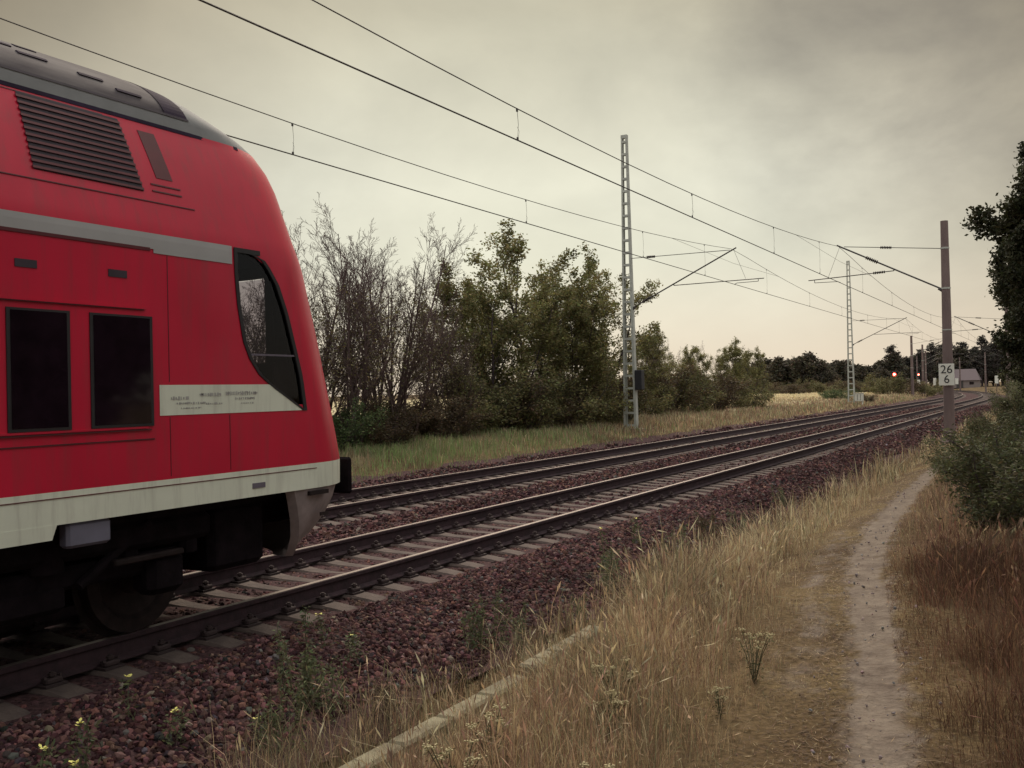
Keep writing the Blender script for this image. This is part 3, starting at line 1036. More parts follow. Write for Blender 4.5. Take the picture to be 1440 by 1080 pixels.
        # door further back and upper-deck windows
        dfr = patch([1.0, 1.4, 2.5, 2.7], lambda z: -5.4, lambda z: -3.6, .006, side=s, ny=4, thick=.012).build('entrance_door', M['red_dark'], root)
        for y0 in (-5.15, -4.35):
            patch([1.5, 2.45], lambda z: y0, lambda z: y0 + .5, .012, side=s, ny=2, thick=.01).build('door_window', M['darkglass'], dfr)
        for i in range(8):
            y0 = 2.2 - i * 2.0
            patch([3.0, 3.2, 3.45, 3.6], lambda z: y0 - .75, lambda z: y0 + .75, .006, side=s, ny=4, thick=.012).build('upper_window', M['darkglass'], root)
        for i in range(4):
            y0 = -7.6 - i * 2.4
            patch([1.5, 2.3], lambda z: y0 - .8, lambda z: y0 + .8, .008, side=s, ny=4, thick=.012).build('lower_window', M['darkglass'], root)
        # cab side window: rubber rim and pane
        zz = list(np.linspace(1.628, 2.893, 22))
        rim = MB()
        for (la, lb) in ((lambda z: interp_z(WIN_L, z) - .012, lambda z: interp_z(WIN_L, z) + .022), (lambda z: interp_z(WIN_R, z) - .03, lambda z: interp_z(WIN_R, z) + .010)):
            q = patch(zz, la, lb, .008, side=s, ny=2, thick=.014)
            rim.add(q.V, q.F)
        q = patch([2.868, 2.905], lambda z: 5.68, lambda z: 5.96, .009, side=s, ny=4, thick=.014)
        rim.add(q.V, q.F)
        ro = rim.build('cab_window', M['black'], root)
        patch(zz, lambda z: interp_z(WIN_L, z) + .005, lambda z: interp_z(WIN_R, z) - .005, -.012, side=s, ny=8).build('pane', M['glass'], ro)
        bar = patch([2.075, 2.09], lambda z: interp_z(WIN_L, z), lambda z: interp_z(WIN_R, z), .002, side=s, ny=6, thick=.01)
        bar.build('window_bar', M['ink'], ro)
        # low white skirt and the equipment under it
        patch([.88, .975], lambda z: YB, lambda z: 4.10 - (.975 - z) * .4, 0.0 + .002, side=s, ny=12, thick=.03).build('skirt', M['white'], root)
        q = patch([1.035, 1.075], lambda z: 5.83, lambda z: 5.97, .006, side=s, ny=2, thick=.008)
        q.build('marker_plate', M['ink'], root)
        # buffers
        bm_ = MB()
        bm_.tube([(s * .875, 7.05, 1.02), (s * .875, 7.40, 1.02)], .10, 12)
        bm_.tube([(s * .875, 7.25, 1.0), (s * .875, 7.42, 1.0)], .075, 12)
        bf = bm_.build('buffer', M['under'], root, smooth=True)
        hb = MB(); hb.box((s * .875, 7.43, 1.0), (.46, .05, .34), bev=.02)
        hb.build('buffer_head', M['under'], bf)
        # headlight on the corner of the nose
        hl = MB(); ylamp = 7.30
        xl = Xs(ylamp, 1.55, .0)
        hl.tube([(s * (xl - .04), ylamp - .02, 1.42), (s * (xl + .012), ylamp + .03, 1.42)], .055, 14)
        hl.build('headlight', M['lens'], root, smooth=True)
    # windscreen
    ws = MB()
    Vw, Fw = [], []
    zz = np.linspace(1.91, 2.85, 6); xx = np.linspace(-.86, .86, 11)
    for z in zz:
        for x in xx:
            w = w_of(z); s_ = (1 - (abs(x) / w) ** NN) ** (1 / NN)
            Vw.append((x, yf(z) - NB + NB * s_ - .02, z))
    for i in range(5):
        for k in range(10):
            Fw.append((i * 11 + k, i * 11 + k + 1, (i + 1) * 11 + k + 1, (i + 1) * 11 + k))
    ws.add(Vw, Fw)
    ws.build('windscreen', M['glass'], root)
    # cab interior
    it = MB()
    it.box((0, 6.55, 1.70), (2.45, .55, .66))
    it.box((0, 5.75, 1.62), (2.4, 1.1, .3))
    it.box((1.10, 6.46, 2.42), (.10, .16, .9))
    it.box((-1.10, 6.46, 2.42), (.10, .16, .9))
    it.build('control_desk', M['interior'], root)
    st = MB()
    st.box((.35, 5.62, 1.95), (.5, .5, .12), bev=.03)
    st.box((.35, 5.45, 2.3), (.48, .14, .62), bev=.05)
    st.build('driver_seat', M['seat'], root)
    # apron below the nose
    V, F = [], []
    levels = [(.968, 1.0, 7.50), (.85, .985, 7.47), (.70, .96, 7.38), (.56, .92, 7.26), (.44, .86, 7.10), (.38, .82, 6.98)]
    nn = 0
    rings = []
    for z, k, y1 in levels:
        w = 1.375 * k
        yb = 6.33 + (0.97 - z) * .42
        P = [(w, yb)]
        yc = y1 - .95
        for i in range(0, 19):
            th = math.pi / 2 * i / 18
            x, y = w * max(0, math.cos(th)) ** (2 / NN), yc + .95 * math.sin(th) ** (2 / NN)
            if y > yb + .01: P.append((x, y))
        while len(P) < 20: P.insert(1, ((P[0][0] + P[1][0]) / 2, (P[0][1] + P[1][1]) / 2))
        P = P[:1] + P[-19:]
        full = P + [(-x, y) for x, y in reversed(P[:-1])]
        rings.append([(x, y, z) for x, y in full]); nn = len(full)
    for r_ in rings: V += r_
    for r_ in rings: V += [(x * .96, y - .05, z) for x, y, z in r_]
    off = nn * len(rings)
    for i in range(len(rings) - 1):
        for k in range(nn - 1):
            a = (i * nn + k, i * nn + k + 1, (i + 1) * nn + k + 1, (i + 1) * nn + k)
            F.append(a); F.append(tuple(off + q for q in reversed(a)))
    L_ = (len(rings) - 1) * nn
    for k in range(nn - 1):
        F.append((L_ + k, L_ + k + 1, off + L_ + k + 1, off + L_ + k))
    for i in range(len(rings) - 1):
        F.append((i * nn, (i + 1) * nn, off + (i + 1) * nn, off + i * nn))
        F.append((i * nn + nn - 1, off + i * nn + nn - 1, off + (i + 1) * nn + nn - 1, (i + 1) * nn + nn - 1))
    ap = MB(); ap.add(V, F)
    apo = ap.build('nose_apron', M['apron'], root, smooth=True)
    ap2 = MB()
    for s in (1, -1):
        ap2.box((s * 1.385, 6.62, .93), (.03, .24, .035))
        ap2.box((s * 1.375, 6.70, .74), (.012, .10, .03))
    ap2.build('apron_step', M['steel_dull'], apo)
    # underframe
    uf = MB()
    uf.box((0, -6.4, .93), (2.3, 26.0, .09))
    uf.box((0, 6.3, .80), (1.9, 1.2, .28), bev=.04)
    uf.box((0, 5.98, .64), (2.2, .62, .52), bev=.05)
    uf.box((0, 3.95, .78), (2.3, 3.4, .2), bev=.04)
    uf.box((0, 3.95, .50), (1.2, 3.2, .5), bev=.04)
    for y, l, z, h in ((-1.0, 2.6, .62, .5), (-4.6, 3.2, .6, .54), (-9.0, 3.0, .6, .54)):
        uf.box((0, y, z), (2.5, l, h), bev=.05)
    uf.build('underframe', M['under'], root)
    for s in (1, -1):
        bb = MB(); bb.box((s * 1.32, 4.36, .885), (.10, .34, .165), bev=.02)
        bb.build('equipment_box', M['bluebox'], root)
    # coupler, brake hoses
    cp = MB()
    cp.box((0, 7.35, 1.02), (.16, .5, .16), bev=.02)
    cp.tube([(0, 7.6, 1.02), (0, 7.78, .96), (.02, 7.8, .82), (0, 7.7, .74)], .035, 8)
    for s in (.3, -.3):
        cp.tube([(s, 7.4, .95), (s, 7.62, .9), (s * 1.05, 7.64, .62), (s * 1.1, 7.5, .5)], .022, 6)
    cp.build('coupler', M['under'], root)
    # bogies
    for yb in (3.95, -15.2):
        bo = MB()
        for s in (1, -1):
            bo.box((s * 1.0, yb, .56), (.16, 2.9, .16), bev=.03)
            bo.box((s * 1.0, yb, .44), (.18, .9, .2), bev=.04)
            for w in (-1.25, 1.25):
                bo.box((s * 1.04, yb + w, .47), (.24, .34, .30), bev=.05)
                bo.tube([(s * 1.02, yb + w - .28, .58), (s * 1.02, yb + w - .28, .80)], .09, 10)
                bo.tube([(s * 1.02, yb + w + .28, .58), (s * 1.02, yb + w + .28, .80)], .09, 10)
            bo.tube([(s * 1.02, yb - .3, .62), (s * 1.02, yb - .3, .9)], .14, 12)
            bo.tube([(s * 1.02, yb + .3, .62), (s * 1.02, yb + .3, .9)], .14, 12)
            bo.tube([(s * 1.12, yb + .5, .5), (s * 1.12, yb + 1.1, .86)], .035, 8)
        bo.box((0, yb, .6), (1.8, .5, .2), bev=.04)
        b_ = bo.build('bogie', M['under'], root)
        for w in (-1.25, 1.25):
            for s in (1, -1):
                wh = MB()
                x0 = s * .69
                prof = [(.0, .10), (.0, .46), (.03, .475), (.035, .43), (.13, .425), (.135, .33), (.10, .30), (.08, .14), (.14, .12), (.14, .0)]
                n = 32
                Vw, Fw = [], []
                for (dx, r_) in prof:
                    for k in range(n):
                        t = 2 * math.pi * k / n
                        Vw.append((x0 + s * (dx - .03), yb + w + r_ * math.cos(t), .43 + r_ * math.sin(t)))
                for i in range(len(prof) - 1):
                    for k in range(n):
                        j = (k + 1) % n
                        Fw.append((i * n + k, i * n + j, (i + 1) * n + j, (i + 1) * n + k))
                wh.add(Vw, Fw)
                wh.build('wheel', M['steel_dull'], b_, smooth=True)
            ax = MB(); ax.tube([(-.75, yb + w, .43), (.75, yb + w, .43)], .085, 12)
            ax.build('axle', M['under'], b_, smooth=True)
    # brown bar across the bogie side (catches the light)
    br = MB(); br.box((1.17, 5.0, .62), (.06, .62, .045), bev=.01)
    br.build('step_bar', M['steel_dull'], root)


build_train()

# ------------------------------------------------------------------ overhead line


def insulator(mb, a, b, r=.055):
    a, b = Vector(a), Vector(b)
    n = 7
    pts, rs = [], []
    for i in range(n):
        t0 = i / n
        for dt, rr in ((0, .35), (.25, 1.0), (.5, 1.0), (.85, .35)):
            pts.append(a.lerp(b, t0 + dt / n)); rs.append(r * rr)
    pts.append(b); rs.append(r * .3)
    mb.tube(pts, rs, 10)


def cantilever(parent, x0, z_low, z_top, xt, zt, contact_z, dy=0.0):
    """x0: at the mast; (xt, zt): tip; all in the parent's frame; sgn points from the mast to the track"""
    s = 1 if xt > x0 else -1
    A = Vector((x0, dy, z_low)); T = Vector((xt, dy, zt))
    inl = []
    tb = MB()

    def insulate(p, q, r_):
        im = MB(); insulator(im, p, q, r_); inl.append(im)
    D = A.lerp(T, .55)
    a0, a1 = A.lerp(T, .10 if parent['kindx'] == 'lat' else .62), A.lerp(T, .19 if parent['kindx'] == 'lat' else .74)
    tb.tube([A, a0], .028, 8); insulate(a0, a1, .07); tb.tube([a1, T + (T - A).normalized() * .12], .028, 8)
    tb.tube([A + Vector((0, 0, -.06)), A + Vector((s * .12, 0, .03))], .045, 8)
    # top stay
    S0 = Vector((x0, dy, z_top)); S1 = T + Vector((-s * .15, 0, -.02))
    b0, b1 = S0.lerp(S1, .16 if parent['kindx'] == 'lat' else .50), S0.lerp(S1, .25 if parent['kindx'] == 'lat' else .62)
    tb.tube([S0, b0], .014, 6); insulate(b0, b1, .055); tb.tube([b1, S1], .014, 6)
    # registration tube
    f0 = .46 if parent['kindx'] == 'pole' else .42
    P0 = A.lerp(T, f0); P1 = Vector((xt + s * 1.15, dy, contact_z + .16))
    P0b = P0 + Vector((0, 0, -.06))
    if parent['kindx'] == 'pole':
        c0, c1 = P0b.lerp(P1, .10), P0b.lerp(P1, .24)
        tb.tube([P0, P0b], .02, 6); tb.tube([P0b, c0], .018, 6); insulate(c0, c1, .055); tb.tube([c1, P1], .018, 8)
    else:
        tb.tube([P0, P0b], .02, 6); tb.tube([P0b, P1], .018, 8)
    tb.tube([T, Vector((xt + s * .45, dy, contact_z + .19))], .006, 5)
    # steady arm with its hook
    h = Vector((P1.x - s * .22, dy, P1.z - .10))
    tb.tube([P1 + Vector((-s * .22, 0, 0)), h], .012, 6)
    tb.tube([h, Vector((xt + s * .1, dy, contact_z + .05)), Vector((xt, dy, contact_z))], .012, 6)
    co = tb.build('cantilever', M['tube'], parent)
    for im in inl: im.build('insulator', M['insul'], co, smooth=True)


def concrete_pole(x, y, h, label, arm=None, zc=5.47, group='concrete overhead line poles', r0=.19, r1=.125, zt=6.79):
    g = gz1(x, y)
    root = empty('overhead_line_pole', (x, y, 0), label=label, cat='pole', group=group)
    root['kindx'] = 'pole'
    mb = MB()
    mb.tube([(0, 0, g - .3), (0, 0, 2), (0, 0, 5), (0, 0, h)], [r0, r0 - (r0 - r1) * .3, r0 - (r0 - r1) * .7, r1], 20)
    mb.build('shaft', M['concrete'], root, smooth=True)
    fd = MB(); fd.tube([(0, 0, g - .3), (0, 0, g + .12), (0, 0, g + .14)], [.34, .33, .26], 14)
    fd.build('foundation', M['concrete'], root, smooth=True)
    cl = MB()
    for z in (6.42, 5.02):
        if z < h:
            rr = r0 - (r0 - r1) * (z / h) + .012
            cl.tube([(0, 0, z - .03), (0, 0, z + .03)], rr, 16)
    cl.tube([(0, 0, 3.55), (0, 0, 3.59)], r0 - (r0 - r1) * .5 + .01, 16)
    cl.build('clamp', M['mast'], root, smooth=True)
    if arm is not None:
        s = 1 if arm > x else -1
        cantilever(root, s * .12, 5.0, 6.42, arm - x, zt, zc)
    return root


def lattice_mast(x, y, label, arm, box=False):
    g = gz1(x, y)
    root = empty('lattice_mast', (x, y, 0), label=label, cat='mast', group='white lattice overhead line masts')
    root['kindx'] = 'lat'
    H = 12.05
    mb = MB()
    zb = g + .05

    def hw(z): return .27 - .155 * (z - zb) / (H - zb)
    for s in (-1, 1):
        for f in (-1, 1):
            mb.tube([(s * hw(zb), f * .13, zb), (s * hw(H), f * .07, H)], .0, 4) if False else None
        # channel upright: web and two flanges
        for (dy, tx, ty) in ((0, .02, .22),):
            V = []
            for z in (zb, H):
                w = hw(z); d = .12 - .05 * (z - zb) / (H - zb)
                V += [(s * w - .012, -d, z), (s * w + .012, -d, z), (s * w + .012, d, z), (s * w - .012, d, z)]
            mb.add(V, [(0, 1, 2, 3), (7, 6, 5, 4), (0, 4, 5, 1), (1, 5, 6, 2), (2, 6, 7, 3), (3, 7, 4, 0)])
        for f in (-1, 1):
            V = []
            for z in (zb, H):
                w = hw(z); d = .12 - .05 * (z - zb) / (H - zb); fl = .085 - .03 * (z - zb) / (H - zb)
                x0, x1 = s * w, s * (w - fl)
                V += [(x0, f * d - .008, z), (x1, f * d - .008, z), (x1, f * d + .008, z), (x0, f * d + .008, z)]
            mb.add(V, [(0, 1, 2, 3), (7, 6, 5, 4), (0, 4, 5, 1), (1, 5, 6, 2), (2, 6, 7, 3), (3, 7, 4, 0)])
    z = zb + .12
    while z < H - .1:
        w = hw(z); d = .12 - .05 * (z - zb) / (H - zb)
        for f in (-1, 1):
            mb.box((0, f * (d + .012), z), (2 * w - .01, .008, .085))
        z += .50
    mb.box((0, 0, H - .04), (2 * hw(H) + .03, .16, .14))
    mb.build('lattice_frame', M['mast'], root)
    fd = MB(); fd.box((0, 0, g - .05), (.95, .75, .2), bev=.03)
    fd.build('foundation', M['kerb'], root)
    cantilever(root, hw(6), 5.05, 7.05, arm - x, 7.05, 5.69)
    if box:
        b = MB()
        b.box((.42, -.02, 2.12), (.30, .34, .80), bev=.02)
        b.box((.26, -.02, 1.9), (.1, .05, .05)); b.box((.26, -.02, 2.35), (.1, .05, .05))
        b.build('switch_box', M['sign_black'], root)
    return root


P1 = concrete_pole(-3.4, 37.7, 7.37, 'brown concrete pole carrying the white 26 6 sign beside the footpath', arm=TC)
concrete_pole(-3.4, 84.0, 7.6, 'concrete pole half hidden by the big tree at the right edge', arm=TC)
for (y, lab) in ((170, 'distant concrete pole right of the curve, nearest to the right edge'), (212, 'small distant concrete pole standing in front of the dark pines'), (250, 'most distant concrete pole beside the grey barn roof')):
    concrete_pole(-3.4 + float(shift(y)), y, 7.4, lab, arm=TC + float(shift(y)))
lattice_mast(-15.27, 37.7, 'tall white lattice mast with a black box near its foot', FC, box=True)
lattice_mast(-15.27, 86.5, 'smaller looking distant white lattice mast beside the green bush', FC)
for (y, dx, lab) in ((127, -.2, 'dark slim pole left of the sign pole, beside low bushes'), (158, -.6, 'distant pole left of the far track, second behind the dark slim one'), (190, -.2, 'distant pole left of the far track, just left of the sign pole'), (226, 0, 'small grey pole far left in front of the distant wood')):
    concrete_pole(FC - 3.9 + dx + float(shift(y)), y, 7.4, lab, arm=FC + float(shift(y)), zc=5.69, zt=7.0)


def overhead(track_x, sup, zc, z_sup, z_mid, drops0, label, r_c=.0105, r_m=.008):
    root = empty('overhead_line', (track_x, 0, 0), label=label, cat='overhead wires', group='overhead lines above the two tracks')
    ys = []
    mz = {}
    cpts, mpts = [], []
    stag = [.25, -.25]

    def contact(y):
        i = np.searchsorted(sup, y) - 1
        i = max(0, min(len(sup) - 2, i))
        t = (y - sup[i]) / (sup[i + 1] - sup[i])
        a, b = stag[i % 2] * .0, stag[(i + 1) % 2] * .0
        return a + (b - a) * t + float(shift(y))

    def mess(y):
        i = max(0, min(len(sup) - 2, int(np.searchsorted(sup, y)) - 1))
        mid = (sup[i] + sup[i + 1]) / 2; hf = (sup[i + 1] - sup[i]) / 2
        return z_mid + (z_sup - z_mid) * ((y - mid) / hf) ** 2
    for y in np.arange(sup[0], sup[-1] + .01, 2.25):
        cpts.append((contact(y), y, zc + .0))
        mpts.append((float(shift(y)), y, mess(y)))
    mb = MB(); mb.tube(cpts, r_c, 6); mb.build('contact_wire', M['wire'], root)
    mb = MB(); mb.tube(mpts, r_m, 6); mb.build('messenger_wire', M['wire'], root)
    for i in range(len(sup) - 1):
        if sup[i] > 200: break
        span = sup[i + 1] - sup[i]
        for t in drops0:
            y = sup[i] + t * span
            if y < 2: continue
            zm = mess(y)
            d = MB()
            d.tube([(contact(y), y, zc), (contact(y) + .012, y + .01, (zc + zm) / 2), (float(shift(y)), y, zm)], .0035 if y < 60 else .005, 4)
            d.box((contact(y), y, zc + .02), (.02, .03, .05)); d.box((float(shift(y)), y, zm - .02), (.02, .03, .05))
            d.tube([(contact(y) + .01, y, zc + .03), (contact(y) + .03, y, zc + .12), (contact(y), y, zc + .2)], .0025, 4)
            d.build('dropper', M['wire'], root)
    # stitch wires at the supports
    for y0 in sup[1:4]:
        if y0 > 140: break
        s = MB()
        s.tube([(float(shift(y0 - 7)), y0 - 7, mess(y0 - 7)), (0 + float(shift(y0)), y0, z_sup - .55), (float(shift(y0 + 7)), y0 + 7, mess(y0 + 7))], .005, 4)
        s.build('stitch_wire', M['wire'], root)


overhead(TC, [-52.6, -7.4, 37.7, 84.0, 127, 170, 212, 250, 290], 5.46, 6.79, 5.92, (.10, .275, .451, .628, .785, .92), 'contact and carrying wires above the near track, higher in the picture')
overhead(FC, [-52.6, -7.4, 37.7, 86.5, 127, 158, 190, 226, 270], 5.70, 7.05, 6.2, (.10, .27, .442, .622, .788, .92), 'contact and carrying wires above the far track, lower in the picture')

# ------------------------------------------------------------------ kilometre sign on the pole


def text_mesh(s, size):
    cu = bpy.data.curves.new('txt', 'FONT')
    cu.body = s
    cu.size = size
    cu.align_x = 'CENTER'
    cu.align_y = 'CENTER'
    cu.extrude = .003
    o = bpy.data.objects.new('txt', cu)
    COL.objects.link(o)
    bpy.context.view_layer.update()
    me = bpy.data.meshes.new_from_object(o.evaluated_get(bpy.context.evaluated_depsgraph_get()))
    bpy.data.objects.remove(o)
    bpy.data.curves.remove(cu)
    return me


def km_sign():
    root = empty('kilometre_sign', (-3.43, 37.47, 2.01), rz=R(10), label='white kilometre sign reading 26 over 6 on the brown pole', cat='sign')
    mb = MB(); mb.box((0, 0, 0), (.50, .012, .75), bev=.004)
    mb.build('plate', M['sign_white'], root)
    bk = MB(); bk.box((0, .03, .2), (.3, .04, .03)); bk.box((0, .03, -.2), (.3, .04, .03))
    bk.build('bracket', M['tube'], root)
    for s, z in (('26', .17), ('6', -.17)):
        me = text_mesh(s, .40)
        me.materials.clear(); me.materials.append(M['sign_black'])
        o = link('numeral', me, root, loc=(0, -.010, z))
        o.rotation_euler = (R(90), 0, 0)
        o.scale = (.98, 1.0, 1)


km_sign()

# ------------------------------------------------------------------ kerb / cable trough beside the ballast


def kerb_piece(y0, y1, x, label, dz=0.0, tilt=0.0):
    mb = MB()
    n = 6
    for i in range(n):
        a = y0 + (y1 - y0) * i / n; b = y0 + (y1 - y0) * (i + 1) / n - .012
        mb.box((0, (a + b) / 2 - y0, 0), (.15 + random.uniform(-.006, .006), b - a, .20), bev=.018, rot=None)
    o = mb.build('concrete_kerb', M['kerb'], None, loc=(x, y0, gz1(x, (y0 + y1) / 2) + .055 + dz), label=label, cat='kerb', group='concrete kerbs along the foot of the ballast')
    o.rotation_euler = (R(tilt), 0, 0)


kerb_piece(3.2, 6.25, -3.42, 'long low concrete kerb in the dry grass, nearest to the camera')
kerb_piece(6.3, 7.55, -3.40, 'paler raised far end of the concrete kerb, before it sinks into grass', dz=.05, tilt=.8)
kerb_piece(-3.0, 3.15, -3.43, 'concrete kerb continuing out of the bottom of the picture')

# ------------------------------------------------------------------ signals, cabinet, boards, barn


def signal(x, y, zl, r, label):
    g = gz1(x, y)
    root = empty('railway_signal', (x, y, 0), label=label, cat='signal', group='red railway signals in the distance')
    p = MB(); p.tube([(0, 0, g - .2), (0, 0, zl + .5)], .06, 8); p.build('post', M['tube'], root)
    h = MB(); h.box((0, 0, zl), (.55, .16, .9), bev=.06); hd = h.build('signal_head', M['sign_black'], root)
    l = MB(); l.tube([(0, -.09, zl), (0, -.13, zl)], r, 18); ll = l.build('lamp', M['redlamp'], hd)
    c = MB(); c.tube([(0, -.131, zl), (0, -.14, zl)], r * .55, 14); c.build('lamp_centre', M['redlamp_core'], ll)
    return root


signal(-19.3, 141.0, 2.95, .21, 'larger red signal light glowing in front of the far bushes')
signal(-21.5, 186.0, 3.2, .15, 'smaller red signal light farther off, left of the sign pole')


def cabinet():
    x, y = -14.55, 86.0
    g = gz1(x, y)
    root = empty('trackside_cabinet', (x, y, g), label='small pale trackside cabinet on legs beside the distant lattice mast', cat='cabinet')
    b = MB(); b.box((0, 0, .62), (.62, .4, .66), bev=.02); b.build('housing', M['cab_white'], root)
    r_ = MB(); r_.box((0, 0, .97), (.7, .48, .04)); r_.build('lid', M['cab_white'], root)
    for s in (-1, 1):
        l = MB(); l.box((s * .24, 0, .14), (.08, .3, .3)); l.build('leg', M['cab_white'], root)
    d = MB(); d.box((-.12, -.205, .62), (.03, .012, .5)); d.box((.12, -.205, .62), (.03, .012, .5)); d.build('door_slot', M['tube'], root)


cabinet()


def board(x, y, zc, w, h, label):
    g = gz1(x, y)
    root = empty('track_board', (x, y, 0), label=label, cat='sign board', group='white boards beside the distant curve')
    p = MB(); p.tube([(0, 0, g - .1), (0, 0, zc + h / 2)], .05, 6); p.build('post', M['tube'], root)
    b = MB(); b.box((0, -.06, zc), (w, .02, h), bev=.005); b.build('board_plate', M['sign_white'], root)


board(-16.6, 200, 1.9, .55, 1.1, 'white board left of the barn, right of the sign pole')
board(-8.5, 170, 2.0, .5, 1.2, 'white board on a post right of the barn by the curve')
board(-19.9, 172, 1.7, .45, 1.1, 'white board between the second red signal and the sign pole')
board(-17.9, 176, 1.9, .45, 1.2, 'white board just left of the sign pole')


def barn():
    x, y = -21.5, 285
    g = 0.2
    root = empty('barn', (x, y, g), label='low greyish barn with a pitched roof behind the far curve', cat='barn')
    b = MB(); b.box((0, 0, 1.0), (6.6, 6, 2.0)); b.build('wall', M['wall'], root)
    r_ = MB()
    V = [(-3.6, -3.4, 1.95), (3.6, -3.4, 1.95), (3.6, 3.4, 1.95), (-3.6, 3.4, 1.95), (-3.0, 0, 4.9), (2.4, 0, 4.9)]
    r_.add(V, [(0, 1, 5, 4), (2, 3, 4, 5), (1, 2, 5), (3, 0, 4), (3, 2, 1, 0)])
    r_.build('roof', M['barnroof'], root)
    d = MB(); d.box((-1.2, -3.03, .9), (1.6, .08, 1.8)); d.build('door', M['tube'], root)
    d = MB(); d.box((1.6, -3.03, 1.2), (1.0, .06, .7)); d.build('window', M['darkglass'], root)


barn()


def beam():
    x, y = -1.72, 41.0
    g = gz1(x, y)
    root = empty('timber_beam', (x, y, g), rz=R(28), label='pale timber beam lying across two blocks in front of the right-hand bushes', cat='beam')
    b = MB(); b.box((0, 0, .34), (1.2, .12, .07), bev=.01); b.build('plank', M['wood_pale'], root)
    for s in (-1, 1):
        l = MB(); l.box((s * .4, 0, .13), (.12, .14, .34), bev=.01); l.build('block', M['kerb'], root)


beam()

# ------------------------------------------------------------------ trees


class Tree:
    def __init__(s, seed):
        s.r = random.Random(seed)
        s.polys = []          # (points, radii, sides)
        s.leafpts = []

    def grow(s, p, d, L, r, lvl, spec):
        sp = spec[lvl]
        n = sp['seg']
        pts = [p.copy()]; rs = [r]
        d = d.normalized()
        for i in range(n):
            w = Vector((s.r.gauss(0, 1), s.r.gauss(0, 1), s.r.gauss(0, .6))) * sp['wob']
            d = (d + w + Vector((0, 0, sp['up']))).normalized()
            p = p + d * (L / n)
            pts.append(p.copy()); rs.append(max(r * (1 - .82 * (i + 1) / n), .0045))
        s.polys.append((pts, rs, sp['sides']))
        if sp.get('leaf'):
            for i in range(1, len(pts)):
                for _ in range(sp['leaf']):
                    s.leafpts.append(pts[i].lerp(pts[i - 1], s.r.random()) + Vector((s.r.gauss(0, 1), s.r.gauss(0, 1), s.r.gauss(0, 1))) * sp.get('spread', .06))
        if lvl + 1 < len(spec):
            k = sp['kids']
            for j in range(k):
                t = sp['from'] + (1 - sp['from']) * (j + s.r.random()) / k
                f = t * n
                i = min(int(f), n - 1)
                q = pts[i].lerp(pts[i + 1], f - i)
                dd = (pts[i + 1] - pts[i]).normalized()
                a = s.r.uniform(0, 2 * math.pi)
                side = dd.orthogonal().normalized()
                side = Matrix.Rotation(a, 3, dd) @ side
                ang = R(s.r.gauss(sp['ang'], 7))
                nd = dd * math.cos(ang) + side * math.sin(ang)
                LL = L * sp['ratio'] * s.r.uniform(.65, 1.2) * (1 - .55 * t)
                s.grow(q, nd, LL, max(rs[i] * sp.get('rr', .55), .003), lvl + 1, spec)


def polys_mesh(name, polys, mat):
    V, Fq = [], []
    for pts, rs, n in polys:
        b = len(V)
        for i, p in enumerate(pts):
            d = pts[min(i + 1, len(pts) - 1)] - pts[max(i - 1, 0)]
            if d.length < 1e-6: d = Vector((0, 0, 1))
            d.normalize()
            a = d.orthogonal().normalized(); c = d.cross(a)
            for k in range(n):
                t = 2 * math.pi * k / n
                V.append(tuple(p + (a * math.cos(t) + c * math.sin(t)) * rs[i]))
        for i in range(len(pts) - 1):
            for k in range(n):
                j = (k + 1) % n
                Fq.append((b + i * n + k, b + i * n + j, b + (i + 1) * n + j, b + (i + 1) * n + k))
    return np_mesh(name, np.array(V), [np.array(Fq)], mat, smooth=True)


def leaves_mesh(name, P, size, c0, c1, mat=None, aspect=.55, droop=0.0, extra=None):
    """one folded leaf (two triangles) per point, with its own tint"""
    P = np.asarray(P, float)
    n = len(P)
    d = rng.normal(size=(n, 3)); d[:, 2] = d[:, 2] * .6 - droop
    d /= np.linalg.norm(d, axis=1)[:, None]
    o = rng.normal(size=(n, 3)); w = np.cross(d, o); w /= np.linalg.norm(w, axis=1)[:, None]
    s = size * rng.uniform(.6, 1.3, n)[:, None]
    a = P; b = P + d * s; m1 = P + d * s * .5 + w * s * aspect * .5; m2 = P + d * s * .5 - w * s * aspect * .5
    V = np.stack([a, m1, b, m2], 1).reshape(-1, 3)
    F = np.arange(n * 4).reshape(-1, 4)
    t = rng.random(n)[:, None]
    clump = vnoise(P[:, 0] * 1.6 + 40, P[:, 2] * 1.6 + P[:, 1] * 1.1, 17)[:, None]
    c = np.array(c0) + (np.array(c1) - np.array(c0)) * np.clip(.55 * t + .6 * clump - .1, 0, 1)
    c = c * rng.uniform(.85, 1.15, (n, 3))
    return np_mesh(name, V, [F], mat or M['leaf'], tint=np.repeat(c, 4, 0))


def inst(name, label, cat, group, parts, loc, rz, sc):
    """a thing with copies of its part meshes"""
    root = empty(name, loc, rz, label=label, cat=cat, group=group)
    root.scale = sc if isinstance(sc, tuple) else (sc, sc, sc)
    for pn, me in parts:
        link(pn, me, root)
    return root


